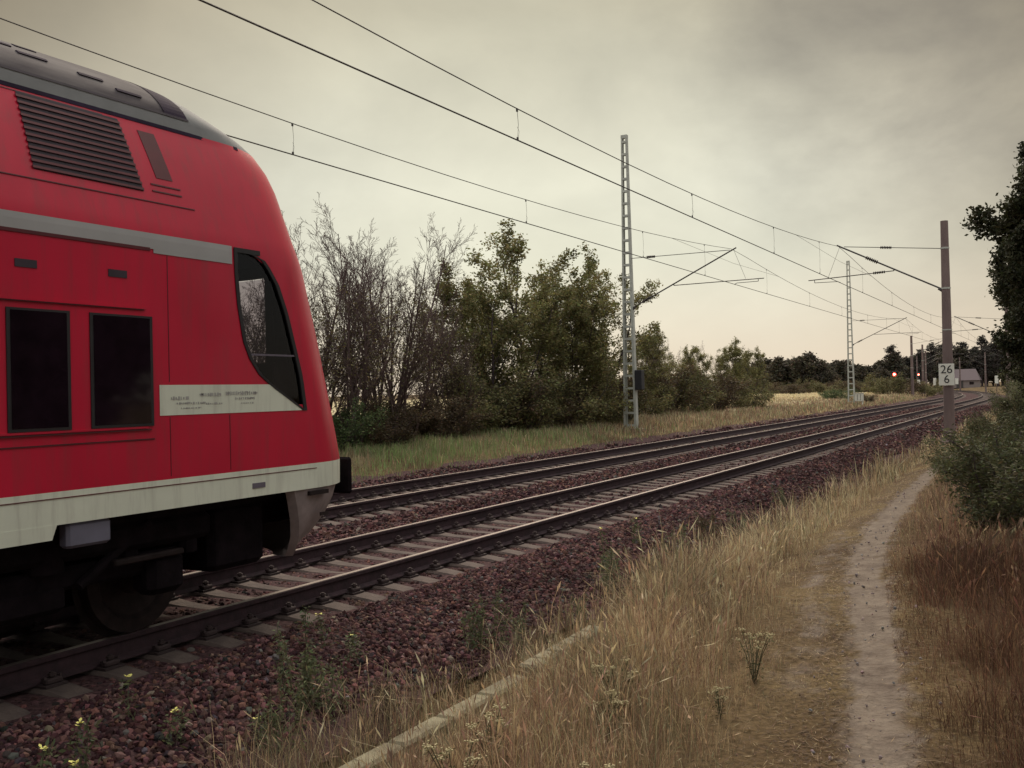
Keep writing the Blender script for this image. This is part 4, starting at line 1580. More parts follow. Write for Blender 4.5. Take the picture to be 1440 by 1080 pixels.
def bare_tree(seed, H=7.0, stems=6, leaf=False):
    t = Tree(seed)
    spec = [dict(seg=8, wob=.055, up=.05, sides=6, kids=14, **{'from': .14}, ang=33, ratio=.44, rr=.5),
            dict(seg=5, wob=.10, up=.10, sides=4, kids=9, **{'from': .12}, ang=32, ratio=.42, rr=.55),
            dict(seg=3, wob=.16, up=.09, sides=3, kids=5, **{'from': .2}, ang=36, ratio=.55, rr=.7),
            dict(seg=2, wob=.2, up=.05, sides=3, kids=0, **{'from': .2}, ang=34, ratio=.5)]
    for i in range(stems):
        a = t.r.uniform(0, 6.28)
        tilt = t.r.uniform(.05, .40)
        p = Vector((t.r.gauss(0, .30), t.r.gauss(0, .30), -.1))
        t.grow(p, Vector((math.cos(a) * tilt, math.sin(a) * tilt, 1)), H * t.r.uniform(.72, 1.02), t.r.uniform(.035, .065), 0, spec)
    return t


def leafy_tree(seed, H=8.0, stems=3, leaf=7, spread=.10, tilt=.3, density=1.0, crown_from=.25, r0=.09, up=.05):
    t = Tree(seed)
    spec = [dict(seg=8, wob=.07, up=up, sides=7, kids=int(13 * density), **{'from': crown_from}, ang=50, ratio=.46, rr=.5),
            dict(seg=5, wob=.13, up=.06, sides=4, kids=7, **{'from': .2}, ang=42, ratio=.46, rr=.5),
            dict(seg=3, wob=.2, up=.02, sides=3, kids=3, **{'from': .2}, ang=45, ratio=.55, rr=.6, leaf=leaf, spread=spread),
            dict(seg=2, wob=.25, up=0, sides=3, kids=0, **{'from': .2}, ang=45, ratio=.5, leaf=leaf, spread=spread)]
    for i in range(stems):
        a = 6.28 * i / stems + t.r.uniform(-.5, .5)
        tl = t.r.uniform(.3, 1) * tilt
        p = Vector((math.cos(a) * .12, math.sin(a) * .12, -.1))
        t.grow(p, Vector((math.cos(a) * tl, math.sin(a) * tl, 1)), H * t.r.uniform(.8, 1.0), r0 * t.r.uniform(.7, 1), 0, spec)
    return t


def bush_tree(seed, H=2.0, stems=9, leaf=6, spread=.08):
    t = Tree(seed)
    spec = [dict(seg=5, wob=.12, up=.02, sides=5, kids=8, **{'from': .12}, ang=40, ratio=.52, rr=.5),
            dict(seg=4, wob=.18, up=.04, sides=3, kids=5, **{'from': .15}, ang=42, ratio=.5, rr=.6, leaf=leaf, spread=spread),
            dict(seg=2, wob=.2, up=.02, sides=3, kids=0, **{'from': .2}, ang=45, ratio=.5, leaf=leaf, spread=spread)]
    for i in range(stems):
        a = 6.28 * i / stems + t.r.uniform(-.4, .4)
        tl = t.r.uniform(.15, 1.25)
        t.grow(Vector((math.cos(a) * .15, math.sin(a) * .15, -.08)), Vector((math.cos(a) * tl, math.sin(a) * tl, 1)), H * t.r.uniform(.7, 1.05), .022, 0, spec)
    return t


OLIVE0, OLIVE1 = (0.050, 0.050, 0.024), (0.25, 0.225, 0.10)
DARK0, DARK1 = (0.016, 0.019, 0.010), (0.060, 0.060, 0.028)
RUST0, RUST1 = (0.050, 0.036, 0.026), (0.17, 0.125, 0.07)
GREEN0, GREEN1 = (0.038, 0.060, 0.024), (0.16, 0.21, 0.085)

bare = []
for i, (sd_, st) in enumerate(((3, 6), (14, 5), (27, 7))):
    t = bare_tree(sd_, stems=st)
    parts = [('branches', polys_mesh('branches', t.polys, M['twig']))]
    # a few dull leaves low down
    tips = [pl[0][-1] for pl in t.polys if pl[2] == 3 and pl[0][-1].z < 5.2]
    P = [p + Vector((random.gauss(0, .07), random.gauss(0, .07), random.gauss(0, .07))) for p in tips for _ in range(3) if random.random() < .62 * (1.1 - p.z / 5.2)]
    parts.append(('leaves', leaves_mesh('leaves', [tuple(p) for p in P], .080, (0.07, 0.055, 0.03), (0.24, 0.21, 0.10))))
    bare.append(parts)
leafy = []
for sd_, st, lf in ((5, 3, 5), (19, 4, 6)):
    t = leafy_tree(sd_, stems=st + 1, leaf=lf, spread=.10, tilt=.55, crown_from=.28)
    leafy.append([('trunk', polys_mesh('trunk', t.polys, M['bark'])), ('crown', leaves_mesh('crown', [tuple(p) for p in t.leafpts], .135, (0.06, 0.062, 0.028), (0.34, 0.31, 0.125)))])
bushes = []
for sd_, c0, c1 in ((8, OLIVE0, OLIVE1), (31, RUST0, RUST1), (44, GREEN0, GREEN1)):
    t = bush_tree(sd_)
    bushes.append([('stems', polys_mesh('stems', t.polys, M['bark'])), ('foliage', leaves_mesh('foliage', [tuple(p) for p in t.leafpts], .085, c0, c1))])


def ray(px):
    """bearing of a picture column, measured from +Y towards -X"""
    return PHI - math.atan((px - 720) / FPX)


def at(px, X):
    return X, -X / math.tan(ray(px))


# left wood: bare trees
spots = [(296, -18.5, 5.2, 'bare tree hidden behind the train body, left of the cab window'), (345, -17.8, 5.4, 'bare tree seen only through the cab window of the train'), (405, -17.6, 6.1, 'bare tree just showing behind the front edge of the train'), (446, -18.6, 6.9, 'bare leafless tree nearest to the train, many upright stems'), (486, -17.4, 6.9, 'second bare tree from the train'), (524, -18.7, 7.5, 'third bare tree from the train, dense with purple twigs'),
         (562, -17.7, 7.4, 'tallest bare tree, pointed, in the middle of the leafless group'), (598, -19.0, 6.0, 'bare tree right of the tallest leafless one'), (634, -18.1, 4.9, 'lower bare tree where the leafless group meets the leafy trees'), (676, -20.5, 5.4, 'bare tree showing behind the leafy trees'), (905, -20.0, 5.2, 'thin bare tree just right of the tall lattice mast')]
for i, (px, X, H, lab) in enumerate(spots):
    x, y = at(px, X)
    inst('bare_tree', lab, 'tree', 'bare trees at the edge of the left wood', bare[i % 3], (x, y, gz1(x, y)), i * 1.9, (H / 7.0, H / 7.0, H / 7.0 * .87))
spots = [(665, -19.6, 6.4, 'leafy tree at the left end of the leafy group'), (705, -18.6, 7.8, 'broad leafy olive tree, second of the leafy group'), (752, -19.2, 9.2, 'tallest leafy tree touching the overhead wires'), (800, -18.4, 7.4, 'leafy tree between the tallest one and the dark one'),
         (846, -18.0, 7.9, 'dark leafy tree directly left of the tall lattice mast'), (884, -19.0, 5.6, 'leafy tree behind the tall lattice mast')]
for i, (px, X, H, lab) in enumerate(spots):
    x, y = at(px, X)
    inst('leafy_tree', lab, 'tree', 'leafy trees at the edge of the left wood', leafy[i % 2], (x, y, gz1(x, y)), i * 2.3 + .4, (H / 8.0 * .86, H / 8.0 * .86, H / 8.0 * .83))
# undergrowth of the wood
spots = []
i = 0
for px in range(470, 1062, 24):
    X = -16.9 - 1.3 * random.random() - (0.8 if px > 900 else 0)
    h = (1.7 if px < 640 else 2.7) if px < 900 else 3.2 - (px - 900) * .0035
    h *= random.uniform(.8, 1.15)
    spots.append((px, X, h))
for i, (px, X, h) in enumerate(spots):
    x, y = at(px, X)
    b = bushes[1 if (i % 3 == 1 or 520 < px < 620) else 0] if px > 500 else bushes[2]
    zone = 'under the bare trees' if px < 640 else 'under the leafy trees' if px < 890 else 'in the low row right of the lattice mast'
    zi = sum(1 for q in spots[:i] if (q[0] < 640, q[0] < 890) == (px < 640, px < 890))
    lab = '%s undergrowth bush from the left %s' % (('first', 'second', 'third', 'fourth', 'fifth', 'sixth', 'seventh', 'eighth', 'ninth', 'tenth', 'eleventh', 'twelfth', 'thirteenth')[zi], zone)
    inst('bush', lab, 'bush', 'undergrowth ' + ('under the bare trees' if px < 640 else 'under the leafy trees' if px < 890 else 'right of the tall mast'), b, (x, y, gz1(x, y)), i * 1.3, (h / 2 * 1.0, h / 2 * 1.0, h / 2 * .85))
# second rank of shrubs right of the mast, with thin tops
spots = [(915, -21.5, 4.8), (940, -20.6, 4.3), (968, -21.8, 4.4), (995, -20.5, 3.9), (1020, -20.0, 3.8), (1048, -18.6, 4.4)]
names_ = ['first', 'second', 'third', 'fourth', 'fifth']
for i, (px, X, h) in enumerate(spots):
    x, y = at(px, X)
    lab = 'slender little tree standing alone at the right end of the shrub row' if px == 1048 else '%s small ragged tree right of the tall lattice mast' % names_[i]
    inst('small_tree', lab, 'tree', 'small ragged trees right of the tall mast', (leafy if i % 2 else bare)[i % 2], (x, y, gz1(x, y)), i * 2.0, h / 7.6)

# far treeline
far = []
for sd_, H in ((71, 8), (83, 8)):
    t = leafy_tree(sd_, H=H, stems=2, leaf=2, spread=.25, tilt=.2, density=1.0, crown_from=.12)
    far.append([('trunk', polys_mesh('trunk', [p for p in t.polys if p[2] > 3], M['bark'])), ('crown', leaves_mesh('crown', [tuple(p) for p in t.leafpts], .42, (0.040, 0.036, 0.030), (0.125, 0.110, 0.075), M['leaf_far'], aspect=.8))])


def pine(seed, H=9.0):
    r_ = random.Random(seed)
    polys = [([Vector((0, 0, -.2)), Vector((.1, 0, H * .5)), Vector((0, .1, H))], [.16, .11, .02], 6)]
    P = []
    for k in range(38):
        z = H * (.30 + .70 * (k / 38) ** .9)
        a = r_.uniform(0, 6.28)
        L = (1 - (z / H - .3) / .75) * 2.1 * r_.uniform(.5, 1.1) + .25
        e = Vector((math.cos(a) * L, math.sin(a) * L, z + r_.uniform(-.1, .4)))
        polys.append(([Vector((0, 0, z)), e], [.035, .01], 3))
        for _ in range(55):
            t = r_.uniform(.3, 1)
            P.append(Vector((0, 0, z)).lerp(e, t) + Vector((r_.gauss(0, .2), r_.gauss(0, .2), r_.gauss(0, .13))))
    return [('trunk', polys_mesh('trunk', polys, M['bark'])), ('crown', leaves_mesh('crown', [tuple(p) for p in P], .34, (0.030, 0.027, 0.028), (0.075, 0.070, 0.055), M['leaf_far'], aspect=.5))]


pines = [pine(2), pine(9)]
i = 0
for px in range(1040, 1445, 7):
    for row in range(2):
        Yd = 205 + 40 * row + random.uniform(-14, 14) if px < 1260 else 300 + 30 * row + random.uniform(-10, 10)
        b = ray(px + random.uniform(-4, 4))
        x = -Yd * math.tan(b)
        if px < 1105: hh = 7.6
        elif px < 1175: hh = 8.4
        elif px < 1245: hh = 6.4
        elif px < 1290: hh = 9.0
        else: hh = 12.5
        if 1338 < px < 1374 and row == 0: Yd += 40; x = -Yd * math.tan(b)
        hh *= random.uniform(.78, 1.12)
        isp = (px > 1250 and i % 3 != 0)
        src = (pines if isp else far)[i % 2]
        nm = 'pine_tree' if isp else 'far_tree'
        lab = 'dark pine in the distant wood behind the curve' if isp else ('dark broadleaf tree in the distant wood behind the curve' if px > 1250 else 'dark tree in the distant treeline beyond the golden field')
        inst(nm, lab, 'tree', 'distant ' + ('pines' if isp else 'trees') + (' behind the curve' if px > 1250 else ' beyond the field'), src, (x, Yd, .1), i * 1.7, (hh / 9 * 1.25, hh / 9 * 1.25, hh / 9))
        i += 1
# trees far behind the left wood, so that the horizon is closed
for k, px in enumerate(range(640, 1040, 40)):
    Yd = 230 * math.cos(ray(px)); D = 230
    b = ray(px)
    inst('far_tree', 'dark distant tree glimpsed through the left wood', 'tree', 'distant trees behind the left wood', far[k % 2], (-D * math.sin(b), D * math.cos(b), .2), k * 2.1, (1.3, 1.3, .55))

# nearer bushes round the signals and the mast
near_b = [(1180, 93, 1.7, 2, 'bright green bush beside the distant lattice mast'), (1166, 96, 1.3, 2, 'smaller green bush touching the left of the bright green one'), (1250, 126, 3.4, 0, 'dark bush under the larger red signal'), (1270, 132, 3.0, 1, 'brownish bush right of the larger red signal'), (1238, 150, 2.6, 0, 'low dark bush left of the larger red signal'),
          (1300, 138, 2.6, 0, 'olive bush right of the dark slim pole'), (1312, 150, 2.0, 0, 'low olive bush just left of the sign pole'), (1221, 92, 1.0, 1, 'low dark bush right of the pale cabinet')]
for k, (px, Yd, h, bi, lab) in enumerate(near_b):
    x = -Yd * math.tan(ray(px))
    inst('bush', lab, 'bush', 'bushes between the mast and the sign pole', bushes[bi], (x, Yd, gz1(x, Yd)), k * 1.1, (h / 2 * 1.2, h / 2 * 1.2, h / 2 * .8))
for k, px in enumerate(range(1066, 1230, 16)):
    Yd = 150 + (k % 3) * 16
    x = -Yd * math.tan(ray(px))
    inst('bush', 'dark bush at the far edge of the golden field', 'bush', 'dark bushes along the far edge of the field', bushes[1 if k % 2 else 0], (x, Yd, .15), k * 1.9, (2.1, 2.1, 1.05 + .25 * (k % 3 == 1)))

# right side: big dark tree, bushes
t = leafy_tree(101, H=8.5, stems=8, leaf=20, spread=.13, tilt=.50, density=1.3, crown_from=.06, r0=.13)
big = [('trunk', polys_mesh('trunk', t.polys, M['bark'])), ('crown', leaves_mesh('crown', [tuple(p) for p in t.leafpts], .15, DARK0, DARK1))]
print('big leaves', len(t.leafpts))
for (x, y, s, rz, lab) in ((1.75, 24.0, (.70, .70, .74), 2.0, 'tall dense dark tree at the right edge of the picture'), (1.10, 19.0, (.44, .44, .56), 3.6, 'smaller dark tree in front of the tall one at the right edge'), (5.6, 12.5, .85, 4.0, 'dark tree out of the picture right of the bushes'), (.98, 29.0, .60, 1.1, 'dark tree beside the path behind the tall right-hand one'),
                          (5.6, 3.0, .85, 1.0, 'unseen dark tree added for shade on the right near the camera'), (.72, 34.0, .56, 5.1, 'dark tree just right of the path, before the second concrete pole'), (3.4, -2.5, 1.0, 2.6, 'unseen dark tree added for shade behind the camera on the right')):  # the two trees nearest the camera are unseen, added to shade the foreground
    inst('broadleaf_tree', lab, 'tree', 'dark trees along the right side', big, (x, y, gz1(x, y)), rz, s)
t = bush_tree(55, H=1.7, stems=18, leaf=11, spread=.08)
rb = [('stems', polys_mesh('stems', t.polys, M['bark'])), ('foliage', leaves_mesh('foliage', [tuple(p) for p in t.leafpts], .062, (0.040, 0.044, 0.022), (0.17, 0.17, 0.085), aspect=.4))]
for k, (x, y, s, lab) in enumerate(((-.32, 12.6, .95, 'grey green bush overhanging the right side of the footpath'), (.75, 9.6, .72, 'grey green bush at the right edge, closest to the camera'), (-1.15, 18.5, .72, 'grey green bush behind the overhanging one, beside the path'), (.55, 15.0, 1.05, 'taller grey green bush at the right edge behind the others'),
                                   (-1.0, 25.0, .85, 'olive bush farther along the right side of the path'), (-1.3, 33.0, .75, 'olive bush on the right shortly before the sign pole'), (-1.2, 46.0, 1.2, 'olive bush on the right beyond the sign pole'), (-.2, 60.0, 1.8, 'large olive bush far along the right side'), (-.9, 76.0, 2.0, 'dark bush in front of the second concrete pole'), (0.6, 96.0, 2.2, 'most distant bush along the right side of the line'),
                                   (1.6, 7.2, .8, 'bush just outside the right edge'))):
    inst('bush', lab, 'bush', 'bushes along the right side of the footpath', rb, (x, y, gz1(x, y)), k * 2.2, (s, s, s * .82))

# ------------------------------------------------------------------ grass (stuff)
STRAW = np.array([0.47, 0.355, 0.215]); PALE = np.array([0.60, 0.52, 0.34]); RUSTY = np.array([0.33, 0.205, 0.14]); BROWN = np.array([0.19, 0.125, 0.092]); OLV = np.array([0.23, 0.21, 0.125]); GRN = np.array([0.14, 0.185, 0.075])


def blades(X, Y, H, W, C, lean=.35, seed_frac=0.0, ldir=None):
    n = len(X)
    Z = gz(X, Y) - .015
    a = rng.uniform(0, 2 * math.pi, n)
    ux, uy = np.cos(a), np.sin(a)
    ld = rng.uniform(0, 2 * math.pi, n) if ldir is None else ldir + rng.normal(0, .7, n); lm = np.abs(rng.normal(0, lean, n)) * H
    lx, ly = np.cos(ld) * lm, np.sin(ld) * lm
    b0 = np.stack([X - ux * W / 2, Y - uy * W / 2, Z], -1); b1 = np.stack([X + ux * W / 2, Y + uy * W / 2, Z], -1)
    mx, my = X + lx * .35, Y + ly * .35
    m0 = np.stack([mx - ux * W * .38, my - uy * W * .38, Z + H * .58], -1); m1 = np.stack([mx + ux * W * .38, my + uy * W * .38, Z + H * .58], -1)
    hh = H * np.sqrt(np.clip(1 - (lm / H) ** 2 * .5, .3, 1))
    tp = np.stack([X + lx, Y + ly, Z + hh], -1)
    V = np.stack([b0, b1, m1, m0, tp], 1).reshape(-1, 3)
    k = np.arange(n)[:, None] * 5
    Q = np.concatenate([k, k + 1, k + 2, k + 3], 1); T = np.concatenate([k + 3, k + 2, k + 4], 1)
    tint = np.repeat(C, 5, 0)
    if seed_frac:
        ii = np.nonzero(rng.random(n) < seed_frac)[0]
        t0 = tp[ii]; L = (H[ii] * .22)[:, None]
        dirv = (tp[ii] - (m0[ii] + m1[ii]) / 2); dirv /= np.linalg.norm(dirv, axis=1)[:, None]
        wv = np.stack([ux[ii], uy[ii], ux[ii] * 0], -1) * (W[ii] * 1.5)[:, None]
        SV = np.stack([t0 - dirv * L, t0 - dirv * L * .4 + wv, t0 + dirv * L * .15, t0 - dirv * L * .4 - wv], 1).reshape(-1, 3)
        SQ = np.arange(len(ii) * 4).reshape(-1, 4) + len(V)
        V = np.concatenate([V, SV]); Q = np.concatenate([Q, SQ])
        tint = np.concatenate([tint, np.repeat(C[ii] * 1.15, 4, 0)])
    return V, Q, T, tint


def mixc(*cw):
    """random choice per blade among colours with weights (arrays)"""
    cols = np.array([c for c, w in cw]); ws = np.stack([w for c, w in cw], 1); ws = np.clip(ws, 0.001, None); ws /= ws.sum(1)[:, None]
    cum = np.cumsum(ws, 1); r_ = rng.random(len(ws))[:, None]
    idx = (r_ > cum).sum(1).clip(0, len(cols) - 1)
    return cols[idx] * rng.uniform(.72, 1.25, (len(ws), 1)) * rng.uniform(.94, 1.06, (len(ws), 3))


class Acc:
    def __init__(s): s.V, s.Q, s.T, s.C, s.n = [], [], [], [], 0

    def add(s, V, Q, T, C):
        s.V.append(V); s.Q.append(Q + s.n); s.T.append(T + s.n); s.C.append(C); s.n += len(V)

    def build(s, name, **kw):
        me = np_mesh(name, np.concatenate(s.V), [np.concatenate(s.Q), np.concatenate(s.T)], M['grass'], tint=np.concatenate(s.C))
        return link(name, me, kind='stuff', **kw)


def verge():
    """dry grass between the kerb and the path and right of the path"""
    A = Acc()
    for (y0, y1, dens, wd) in ((2.6, 5.0, 3600, .0030), (5.0, 8, 3000, .0036), (8, 13, 1900, .0055), (13, 22, 950, .009), (22, 38, 420, .016), (38, 60, 150, .03), (60, 110, 60, .06)):
        x0, x1 = -4.3, 2.6
        n = int((x1 - x0) * (y1 - y0) * dens)
        K = max(10, n // 42)
        ci = rng.integers(0, K, n)
        CX, CYY = rng.uniform(x0, x1, K), rng.uniform(y0, y1, K)
        sg = .05 + .07 * rng.random(K)
        ox, oy = rng.normal(0, 1, n) * sg[ci], rng.normal(0, 1, n) * sg[ci]
        free = rng.random(n) < .35
        ox = np.where(free, rng.uniform(-.5, .5, n), ox); oy = np.where(free, rng.uniform(-.5, .5, n), oy)
        X, Y = CX[ci] + ox, CYY[ci] + oy
        ldir = np.arctan2(oy, ox)
        chf = (.6 + .75 * rng.random(K) ** 1.5)[ci]; ctint = rng.uniform(.8, 1.2, (K, 1))[ci]
        c = px_c(Y); w = px_w(Y)
        dl = (c - w) - X          # distance left of the path edge
        dr = X - (c + w)
        patchy = vnoise(X * 1.7, Y * 1.7, 31); p2 = vnoise(X * 5, Y * 5, 32); p3 = vnoise(X * .7, Y * .7, 33)
        H = np.zeros(n); keep = np.ones(n, bool)
        left = X < c
        # left: trampled strip, then rising grass towards the kerb
        tl = np.clip((dl - .18) / 1.15, 0, 1)
        H = np.where(left, .065 + (.27 + .22 * patchy) * tl ** 1.3, .05 + (.16 + .22 * patchy) * np.clip(dr / .6, 0, 1))
        kz = np.clip(1 - np.abs(X + 3.05) / .4, 0, 1)
        H = np.where(left, H + .06 * kz, H) * np.clip(.62 + (Y - 3) * .06, .62, 1.0)
        beyond = X < -3.5          # foot of the ballast: thinner
        H = np.where(beyond, np.maximum(H, .10) * (.75 + .5 * patchy), H)
        prob = np.where(left, .35 + .65 * tl, .55 + .45 * patchy)
        prob = np.where(beyond, np.clip(1.0 - (-3.5 - X) / .75, 0, 1) * (.35 + .65 * (p2 > .40)) * (.35 + .75 * (patchy > .40)), prob)
        prob *= np.where(left & (tl < .6), np.where(p2 > .52, 1.0, .06), 1)
        near_kerb = (np.abs(X + 3.42) < .085) & (Y < 7.7)
        keep = (rng.random(n) < prob) & ~((np.abs(X - c) < w * (.92 + .25 * (p2 - .5)))) & ~near_kerb
        # keep the kerb visible: lower grass just on the camera side of it
        lowk = (X > -3.34) & (X < -2.95) & (Y < 7.6)
        H = np.where(lowk, H * .72, H)
        H = np.where((dl > 0) & (dl < .4), H * .6, H)
        H *= rng.uniform(.5, 1.2, n) * chf
        X, Y, H, left, patchy, p3, dl, p2, ldir, ctint = [q[keep] for q in (X, Y, H, left, patchy, p3, dl, p2, ldir, ctint)]
        far_ = np.clip((Y - 6) / 8, 0, 1)
        C = mixc((STRAW, .55 + .5 * (p3 < .5) + .5 * far_ * left), (PALE, (.10 + .9 * far_ + .6 * (X < -3.0) * (p3 > .45)) * left), (RUSTY, .32 + .45 * ~left + .3 * (p3 > .6) * (1 - far_)), (BROWN, .28 + .7 * ~left), (OLV, .10 + .5 * (patchy > .62) + .6 * (X < -3.2)), (BROWN * .8, .9 * (X < -3.5)))
        C = C * ctint
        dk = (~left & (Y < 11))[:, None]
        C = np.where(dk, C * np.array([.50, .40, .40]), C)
        W = wd * rng.uniform(.6, 1.3, len(X)) * np.clip(H / .25, .55, 1.3)
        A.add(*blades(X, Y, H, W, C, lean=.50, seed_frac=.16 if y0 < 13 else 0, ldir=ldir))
    A.build('dry_grass', label='dry golden and rust coloured grass along the footpath and kerb', cat='grass')


verge()


def litter():
    """dead blades, crumbs and pebbles lying on the path and the trampled strip"""
    n = 26000
    Y = 3 + 22 * rng.random(n) ** 1.7
    X = px_c(Y) + rng.normal(-.15, .33, n)
    onp = np.abs(X - px_c(Y)) < px_w(Y) * .8
    k = ~onp | (rng.random(n) < .07)
    X, Y = X[k], Y[k]; n = len(X)
    Z = gz(X, Y) + .004 + .006 * rng.random(n)
    a = rng.uniform(0, 6.283, n); L = rng.uniform(.012, .06, n) * (1 + Y / 18); W = rng.uniform(.0008, .0022, n) * (1 + Y / 12)
    ux, uy = np.cos(a), np.sin(a)
    ctr = np.stack([X, Y, Z], -1)
    dd = np.stack([ux * L / 2, uy * L / 2, rng.uniform(-.004, .008, n)], -1); ww = np.stack([-uy * W, ux * W, W * 0], -1)
    V = np.stack([ctr - dd, ctr + ww, ctr + dd, ctr - ww], 1).reshape(-1, 3)
    C = mixc((STRAW * .75, .5 + 0 * X), (BROWN * .55, .8 + 0 * X), (RUSTY * .6, .5 + 0 * X))
    me = np_mesh('dead_grass_litter', V, [np.arange(4 * n).reshape(-1, 4)], M['grass'], tint=np.repeat(C, 4, 0))
    link('dead_grass_litter', me, kind='stuff', label='dead grass bits scattered over the footpath and its trampled edge', cat='litter')
    n = 260
    Y = 3 + 18 * rng.random(n) ** 1.5; X = px_c(Y) + rng.normal(0, .2, n)
    s_ = rng.uniform(.003, .011, n) * (1 + Y / 25)
    v, f, t = stones(np.stack([X, Y, gz(X, Y) + s_ * .3], -1), s_, ICO_V, ICO_F)
    me = np_mesh('path_pebbles', v, [f], M['stone'], tint=t * 1.2 + .15)
    link('path_pebbles', me, kind='stuff', label='small pebbles strewn on the footpath', cat='pebbles')


litter()


def left_grass():
    A = Acc()
    for (y0, y1, dens, wd) in ((10, 20, 260, .014), (20, 34, 190, .018), (34, 60, 85, .03), (60, 130, 28, .06)):
        n = int(9 * (y1 - y0) * dens)
        L = rng.uniform(-22, -13.0, n); Y = rng.uniform(y0, y1, n); X = L + shift(Y)
        p = vnoise(X * .9, Y * .9, 41); p2 = vnoise(X * 3, Y * 3, 42)
        prob = np.clip((-13.15 - L) / .9, 0, 1) * (.35 + .65 * (p2 > .35))
        k = rng.random(n) < prob
        L, X, Y, p, p2 = L[k], X[k], Y[k], p[k], p2[k]
        H = (.10 + .24 * np.clip((-13.3 - L) / 1.6, 0, 1) * (.5 + p)) * rng.uniform(.6, 1.2, len(X))
        g = np.clip(1.25 - (Y - 17) / 17, 0, 1)
        C = mixc((GRN * 1.5, .15 + 2.4 * g * (p > .25)), (OLV * 1.15, .5 + .5 * g), (STRAW, .45 * (1 - .8 * g) + .05), (RUSTY, .35 * (1 - .7 * g) + .05), (BROWN, .3 * (1 - .6 * g)), (PALE * .9, .25 * (1 - g)))
        A.add(*blades(X, Y, H, wd * rng.uniform(.6, 1.3, len(X)), C, lean=.4))
    A.build('green_grass', label='green and straw coloured grass between the far track and the wood', cat='grass')
    # the field
    B = Acc()
    n = 60000
    Y = 55 + 150 * rng.random(n) ** 1.2
    b = rng.uniform(ray(1340), ray(1020), n)
    X = -Y * np.tan(b)
    L = X - shift(Y)
    k = (L < -16.2)
    X, Y, L = X[k], Y[k], L[k]
    p = vnoise(X * .12, Y * .12, 51)
    C = mixc((PALE * 1.15, 1.0 + 0 * p), (STRAW * 1.1, .8 * (p > .4)), (RUSTY, .9 * np.clip((L + 21) / 4, 0, 1)), (OLV, .25 * (p > .6)))
    H = rng.uniform(.15, .42, len(X))
    B.add(*blades(X, Y, H, .05 + .0009 * Y, C, lean=.5))
    B.build('field_grass', label='pale golden grass of the open field beyond the tracks', cat='grass')


left_grass()


def field_sheet():
    ys = np.linspace(48, 215, 40); ls = np.linspace(-150, -19.5, 40)
    L, Y = np.meshgrid(ls, ys)
    X = L + shift(Y)
    mt = simple('stubble_field', (0.33, 0.26, 0.13), 0.95, scale=.5, col2=(0.50, 0.43, 0.25), bump=.3)
    link('field', grid_mesh('field', X, Y, gz(X, Y) + .02, mt), kind='structure', label='pale golden stubble field beyond the tracks')


field_sheet()

# ------------------------------------------------------------------ weeds and flowers beside the ballast


def weed_parts(seed, h, stems, flower=False, leafc=((0.055, 0.065, 0.035), (0.22, 0.235, 0.13)), fl_scale=1.0):
    r_ = random.Random(seed)
    polys, L, tips = [], [], []
    for i in range(stems):
        a = r_.uniform(0, 6.28); tl = r_.uniform(.02, .22) if stems > 1 else .05
        p = Vector((r_.gauss(0, .04 * stems ** .5), r_.gauss(0, .04 * stems ** .5), -.03)); d = Vector((math.cos(a) * tl, math.sin(a) * tl, 1)).normalized()
        hh = h * r_.uniform(.6, 1)
        pts = [p]
        for k in range(6):
            d = (d + Vector((r_.gauss(0, .05), r_.gauss(0, .05), 0))).normalized()
            pts.append(pts[-1] + d * hh / 6)
        polys.append((pts, [.005 - .0005 * k for k in range(7)], 4))
        tips.append(pts[-1])
        for k in range(int(120 * hh / .5)):
            t = r_.random() * 5.6
            q = pts[int(t)].lerp(pts[int(t) + 1], t - int(t))
            L.append(q + Vector((r_.gauss(0, 1), r_.gauss(0, 1), r_.gauss(0, .6))) * (.016 + .03 * (1 - t / 6)))
    parts = [('stem', polys_mesh('stem', polys, M['stem'])), ('leaves', leaves_mesh('leaves', [tuple(p) for p in L], .044, leafc[0], leafc[1], aspect=.32, droop=.2))]
    if flower:
        mb = MB()
        for tp in tips[:max(1, stems // 2)]:
            for k in range(7):
                a = 6.283 * k / 7 + r_.uniform(-.3, .3)
                c = tp + Vector((r_.gauss(0, .008), r_.gauss(0, .008), r_.uniform(-.006, .008)))
                u = Vector((math.cos(a), math.sin(a), r_.uniform(.1, .7))); v = Vector((-math.sin(a), math.cos(a), 0))
                s = .017 * fl_scale
                mb.add([c, c + u * s + v * s * .55, c + u * s * 1.5, c + u * s - v * s * .55], [(0, 1, 2, 3)])
        parts.append(('flower', mb.mesh('flower', M['flower'])))
    return parts


fw_ = [weed_parts(61, .42, 1, True), weed_parts(62, .34, 2, True), weed_parts(66, .5, 2, True)]
wd_ = [weed_parts(63, .60, 9), weed_parts(64, .50, 7), weed_parts(65, .42, 11, leafc=(RUST0, (0.17, 0.13, 0.075)))]
flowers = [(195, 931, -5.0, 'yellow flower standing alone on the ballast, left of centre foreground', 0), (87, 996, -4.75, 'yellow flower near the left edge, upper one of the corner group', 1), (42, 1036, -4.6, 'leftmost yellow flower in the bottom left corner', 1), (90, 1035, -4.5, 'yellow flower at the bottom, right of the leftmost one', 0),
           (455, 843, -5.15, 'yellow flower just in front of the near rail', 2), (491, 877, -4.85, 'yellow flower right of and below the one at the near rail', 2), (372, 1003, -4.35, 'small yellow flower low on the ballast slope', 0), (225, 986, -4.75, 'small pale flower below the lone yellow one', 1), (848, 724, -4.8, 'pale flower on the ballast near the middle of the near track', 0), (899, 719, -4.8, 'pale flower right of the middle one on the ballast', 1)]


def pix_on_X(px, py, X):
    a = (px - 720) / FPX; b = -(py - 540) / FPX
    v = fw + rt2 * a + up2 * b
    t = X / v.x
    return v.y * t, v.z * t + CAMH


